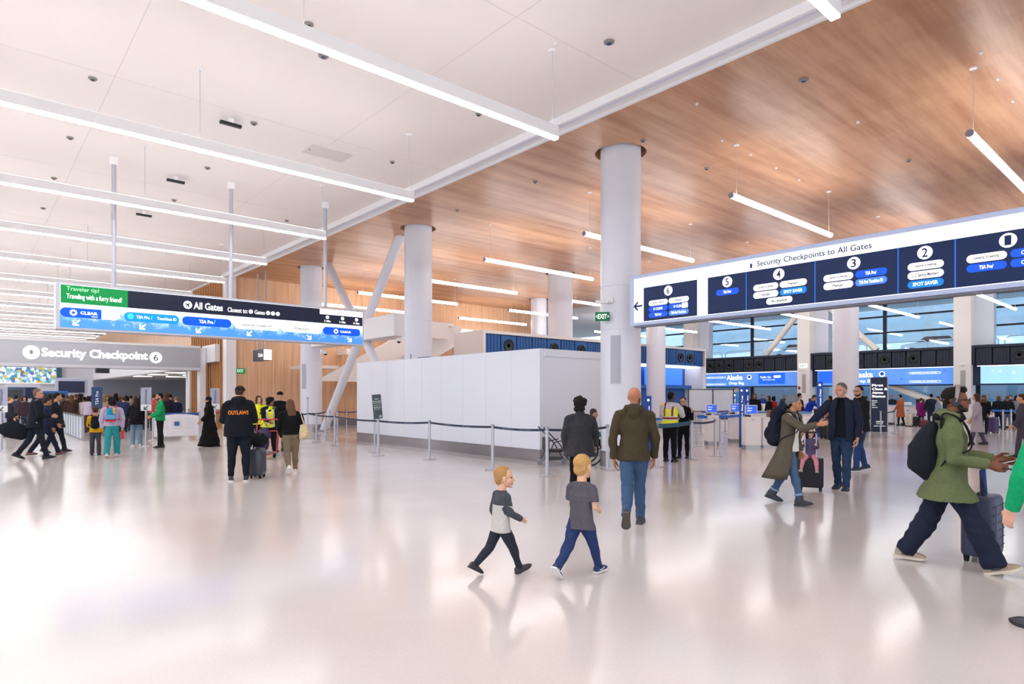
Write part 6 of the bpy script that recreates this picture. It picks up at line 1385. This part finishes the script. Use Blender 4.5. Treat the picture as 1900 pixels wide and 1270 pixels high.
# crowd at the checkpoint
cr = [(18, 812, 90, '2a2c38'), (47, 806, 200, '3c2c34'), (125, 797, 10, '3a2a28'), (133, 801, 350, '4a3430'), (141, 799, 20, '2c2220'), (148, 794, 0, '5a4440'), (157, 800, 340, 'd8c8c0'), (164, 803, 10, 'c8b8cc'), (170, 796, 0, '24242c'),
      (193, 805, 8, 'a08870'), (200, 798, 350, '3c3a48'), (215, 800, 0, '463c50'), (229, 802, 355, '2c3860'), (236, 799, 10, '8c8078'), (243, 795, 0, 'a89c90'), (262, 797, 0, '3a2c28'), (285, 800, 20, 'b8504c'), (309, 806, 20, '1c1d24'), (327, 803, 340, '1b2340'), (278, 794, 10, '50404c'),
      (30, 799, 30, '443c48'), (92, 799, 0, '2a2430'), (117, 792, 10, '64504a'), (186, 792, 5, '6c5a58'), (209, 791, 0, '2c3c80'), (222, 790, 0, 'c8bcb4'), (251, 791, 0, '7a3c34'), (268, 790, 10, '2c2c34'), (316, 795, 0, '4c4048'), (152, 789, 0, '383040'), (179, 788, 0, '202028'), (197, 787, 0, '8c7c74'), (234, 787, 0, '4c3c38')]
cn = {'2a2c38': 'charcoal', '3c2c34': 'dark plum', '3a2a28': 'dark brown', '4a3430': 'brown', '2c2220': 'black-brown', '5a4440': 'mid brown', 'd8c8c0': 'cream', 'c8b8cc': 'pale lilac', '24242c': 'black', 'a08870': 'tan', '3c3a48': 'slate', '463c50': 'dull purple', '2c3860': 'navy blue', '8c8078': 'taupe', 'a89c90': 'beige', '3a2c28': 'cocoa', 'b8504c': 'coral red', '1c1d24': 'jet black', '1b2340': 'dark navy', '50404c': 'mauve'}
for i, (px, py, a, c) in enumerate(cr):
    where = 'before the art wall at left' if px < 50 else 'behind the suited men' if px < 120 else 'at the lane dividers' if px < 175 else 'behind the backpack family' if px < 230 else 'behind the woman in light jeans' if px < 275 else 'near the green polo man'
    extra(px, py, a, c, ['20242e', '3a4658', '2a2a30', '5a5048'][i % 4], 'queueing person in %s top %s' % (cn.get(c, ['grey', 'dusky', 'rust', 'pale'][i % 4]), where), 1.58+.03*(i*7 % 6), ['short', 'bob', 'short', 'long', 'short', 'hijab'][i % 6], fat=1.1, group='people queueing at the checkpoint')
# checkpoint hall furniture
b = MB(); AW = MB()
t = thing('art_wall', 'colourful lit mosaic mural high on the far checkpoint wall', 'mural', (-22, 71.6, 2.75)); 
am = mat('mural', '9cc4dc', .5, emit=.35); nt = am.node_tree; bb = nt.nodes['Principled BSDF']; vo = nt.nodes.new('ShaderNodeTexVoronoi'); vo.inputs['Scale'].default_value = 4.5; tc = nt.nodes.new('ShaderNodeTexCoord'); nt.links.new(tc.outputs['Object'], vo.inputs['Vector'])
rp = nt.nodes.new('ShaderNodeValToRGB'); sxx = nt.nodes.new('ShaderNodeSeparateColor'); nt.links.new(vo.outputs['Color'], sxx.inputs[0]); nt.links.new(sxx.outputs[0], rp.inputs[0]); rp.color_ramp.interpolation = 'CONSTANT'
cs = ['8fb8d8', 'e8f0f4', '3c8cb4', 'd8e8f0', 'c8b040', 'b8d4e4', '5c6c98', 'e8ecf0', '78b4a8']
rp.color_ramp.elements[0].color = (*lin(cs[0]), 1); rp.color_ramp.elements[1].position = .95; rp.color_ramp.elements[1].color = (*lin(cs[1]), 1)
for i, c in enumerate(cs[2:]): e_ = rp.color_ramp.elements.new((i+1)/8.5); e_.color = (*lin(c), 1)
nt.links.new(rp.outputs[0], bb.inputs['Base Color']); nt.links.new(rp.outputs[0], bb.inputs['Emission Color'])
MB().box(0, 28.4, 0, .3, 0, 2.2).out('mural_face', am, t); MB().box(28.4, 28.8, -.2, .3, -.4, 2.4).out('end_pillar', mat('end_teal', '2c5a6c', .5), t); MB().box(-.2, 28.4, -.1, .3, -.12, 0).out('bottom_trim', WHITE, t)
for i, (px, py, w, h, c, l) in enumerate(((15, 786, 1.6, 2.1, '4a5a78', 'dark blue screening machine at the far left'), (42, 782, 1.8, 2.3, 'c8ccd8', 'tall pale scanner cabinet left of the suited man'), (97, 779, 1.7, 1.9, '2c6cb8', 'bright blue screen panel in the checkpoint'), (133, 774, 2.0, 2.9, 'b8bcd0', 'pale portal frame with navy header in the checkpoint'), (70, 778, 2.4, 1.4, 'dcdee8', 'white screening counter behind the suited men'), (30, 793, 1.0, 1.3, 'b8c4dc', 'light blue podium left of the suited man'))):
    x, y = G(px, py); t = thing('screening_machine', l, 'machine', (x, y), headings(px, 0)-math.pi/2)
    MB().box(-w/2, w/2, 0, 1.0, 0, h, .04).out('cabinet', mat('mach_'+c, c, .4), t)
    MB().box(-w*.4, w*.4, -.05, 0, h*.62, h*.92).out('front_panel', NAVY if i % 2 else DARKG, t); MB().box(-w*.3, w*.3, -.04, 0, h*.1, h*.45).out('lower_door', GREYP, t)
for i, (px, py) in enumerate(((188, 786), (222, 786), (262, 785), (301, 788), (330, 790))):
    x, y = G(px, py)
    x = max(x, 10.6)+i*.9
    tag(MB().box(x, x+.9, y, y+.9, 0, 3.34).out('room_pier', WHITE), 'white square pier inside the side room, number %d from the left' % (i+1), 'pier', 'piers in the side room')
for i, x in enumerate((12, 15, 18, 21)):
    for y in (41, 47, 53, 59, 65):
        tag(MB().box(x-.9, x+.9, y-.08, y+.08, 3.31, 3.35).out('room_lamp', mat('room_lamp', 'ffffff', emit=10)), 'white ceiling lamp strip in the side room behind the checkpoint', 'ceiling lamp', 'lamp strips in the side room')
for i in range(3):
    t = thing('bin_conveyor', 'grey roller conveyor stacked with trays, %s of three in the checkpoint' % ['nearest', 'middle', 'farthest'][i], 'conveyor', (8.3-.1*i, 36+i*4), 0)
    MB().box(-.4, .4, 0, 3, .7, .8).out('roller_bed', GREYP, t)
    for a_ in (0.1, 2.8):
        for s_ in (-.35, .3): MB().box(s_, s_+.05, a_, a_+.05, 0, .7).out('leg', STEEL, t)
    for j in range(3):
        tag(MB().box(8.0-.1*i, 8.6-.1*i, 36.3+i*4+j*.8, 36.8+i*4+j*.8, .8, 1.05, .02).out('tray', mat('tray_grey', '8c909c', .5)), 'grey stacked screening trays on a roller conveyor in the checkpoint', 'tray', 'screening trays')
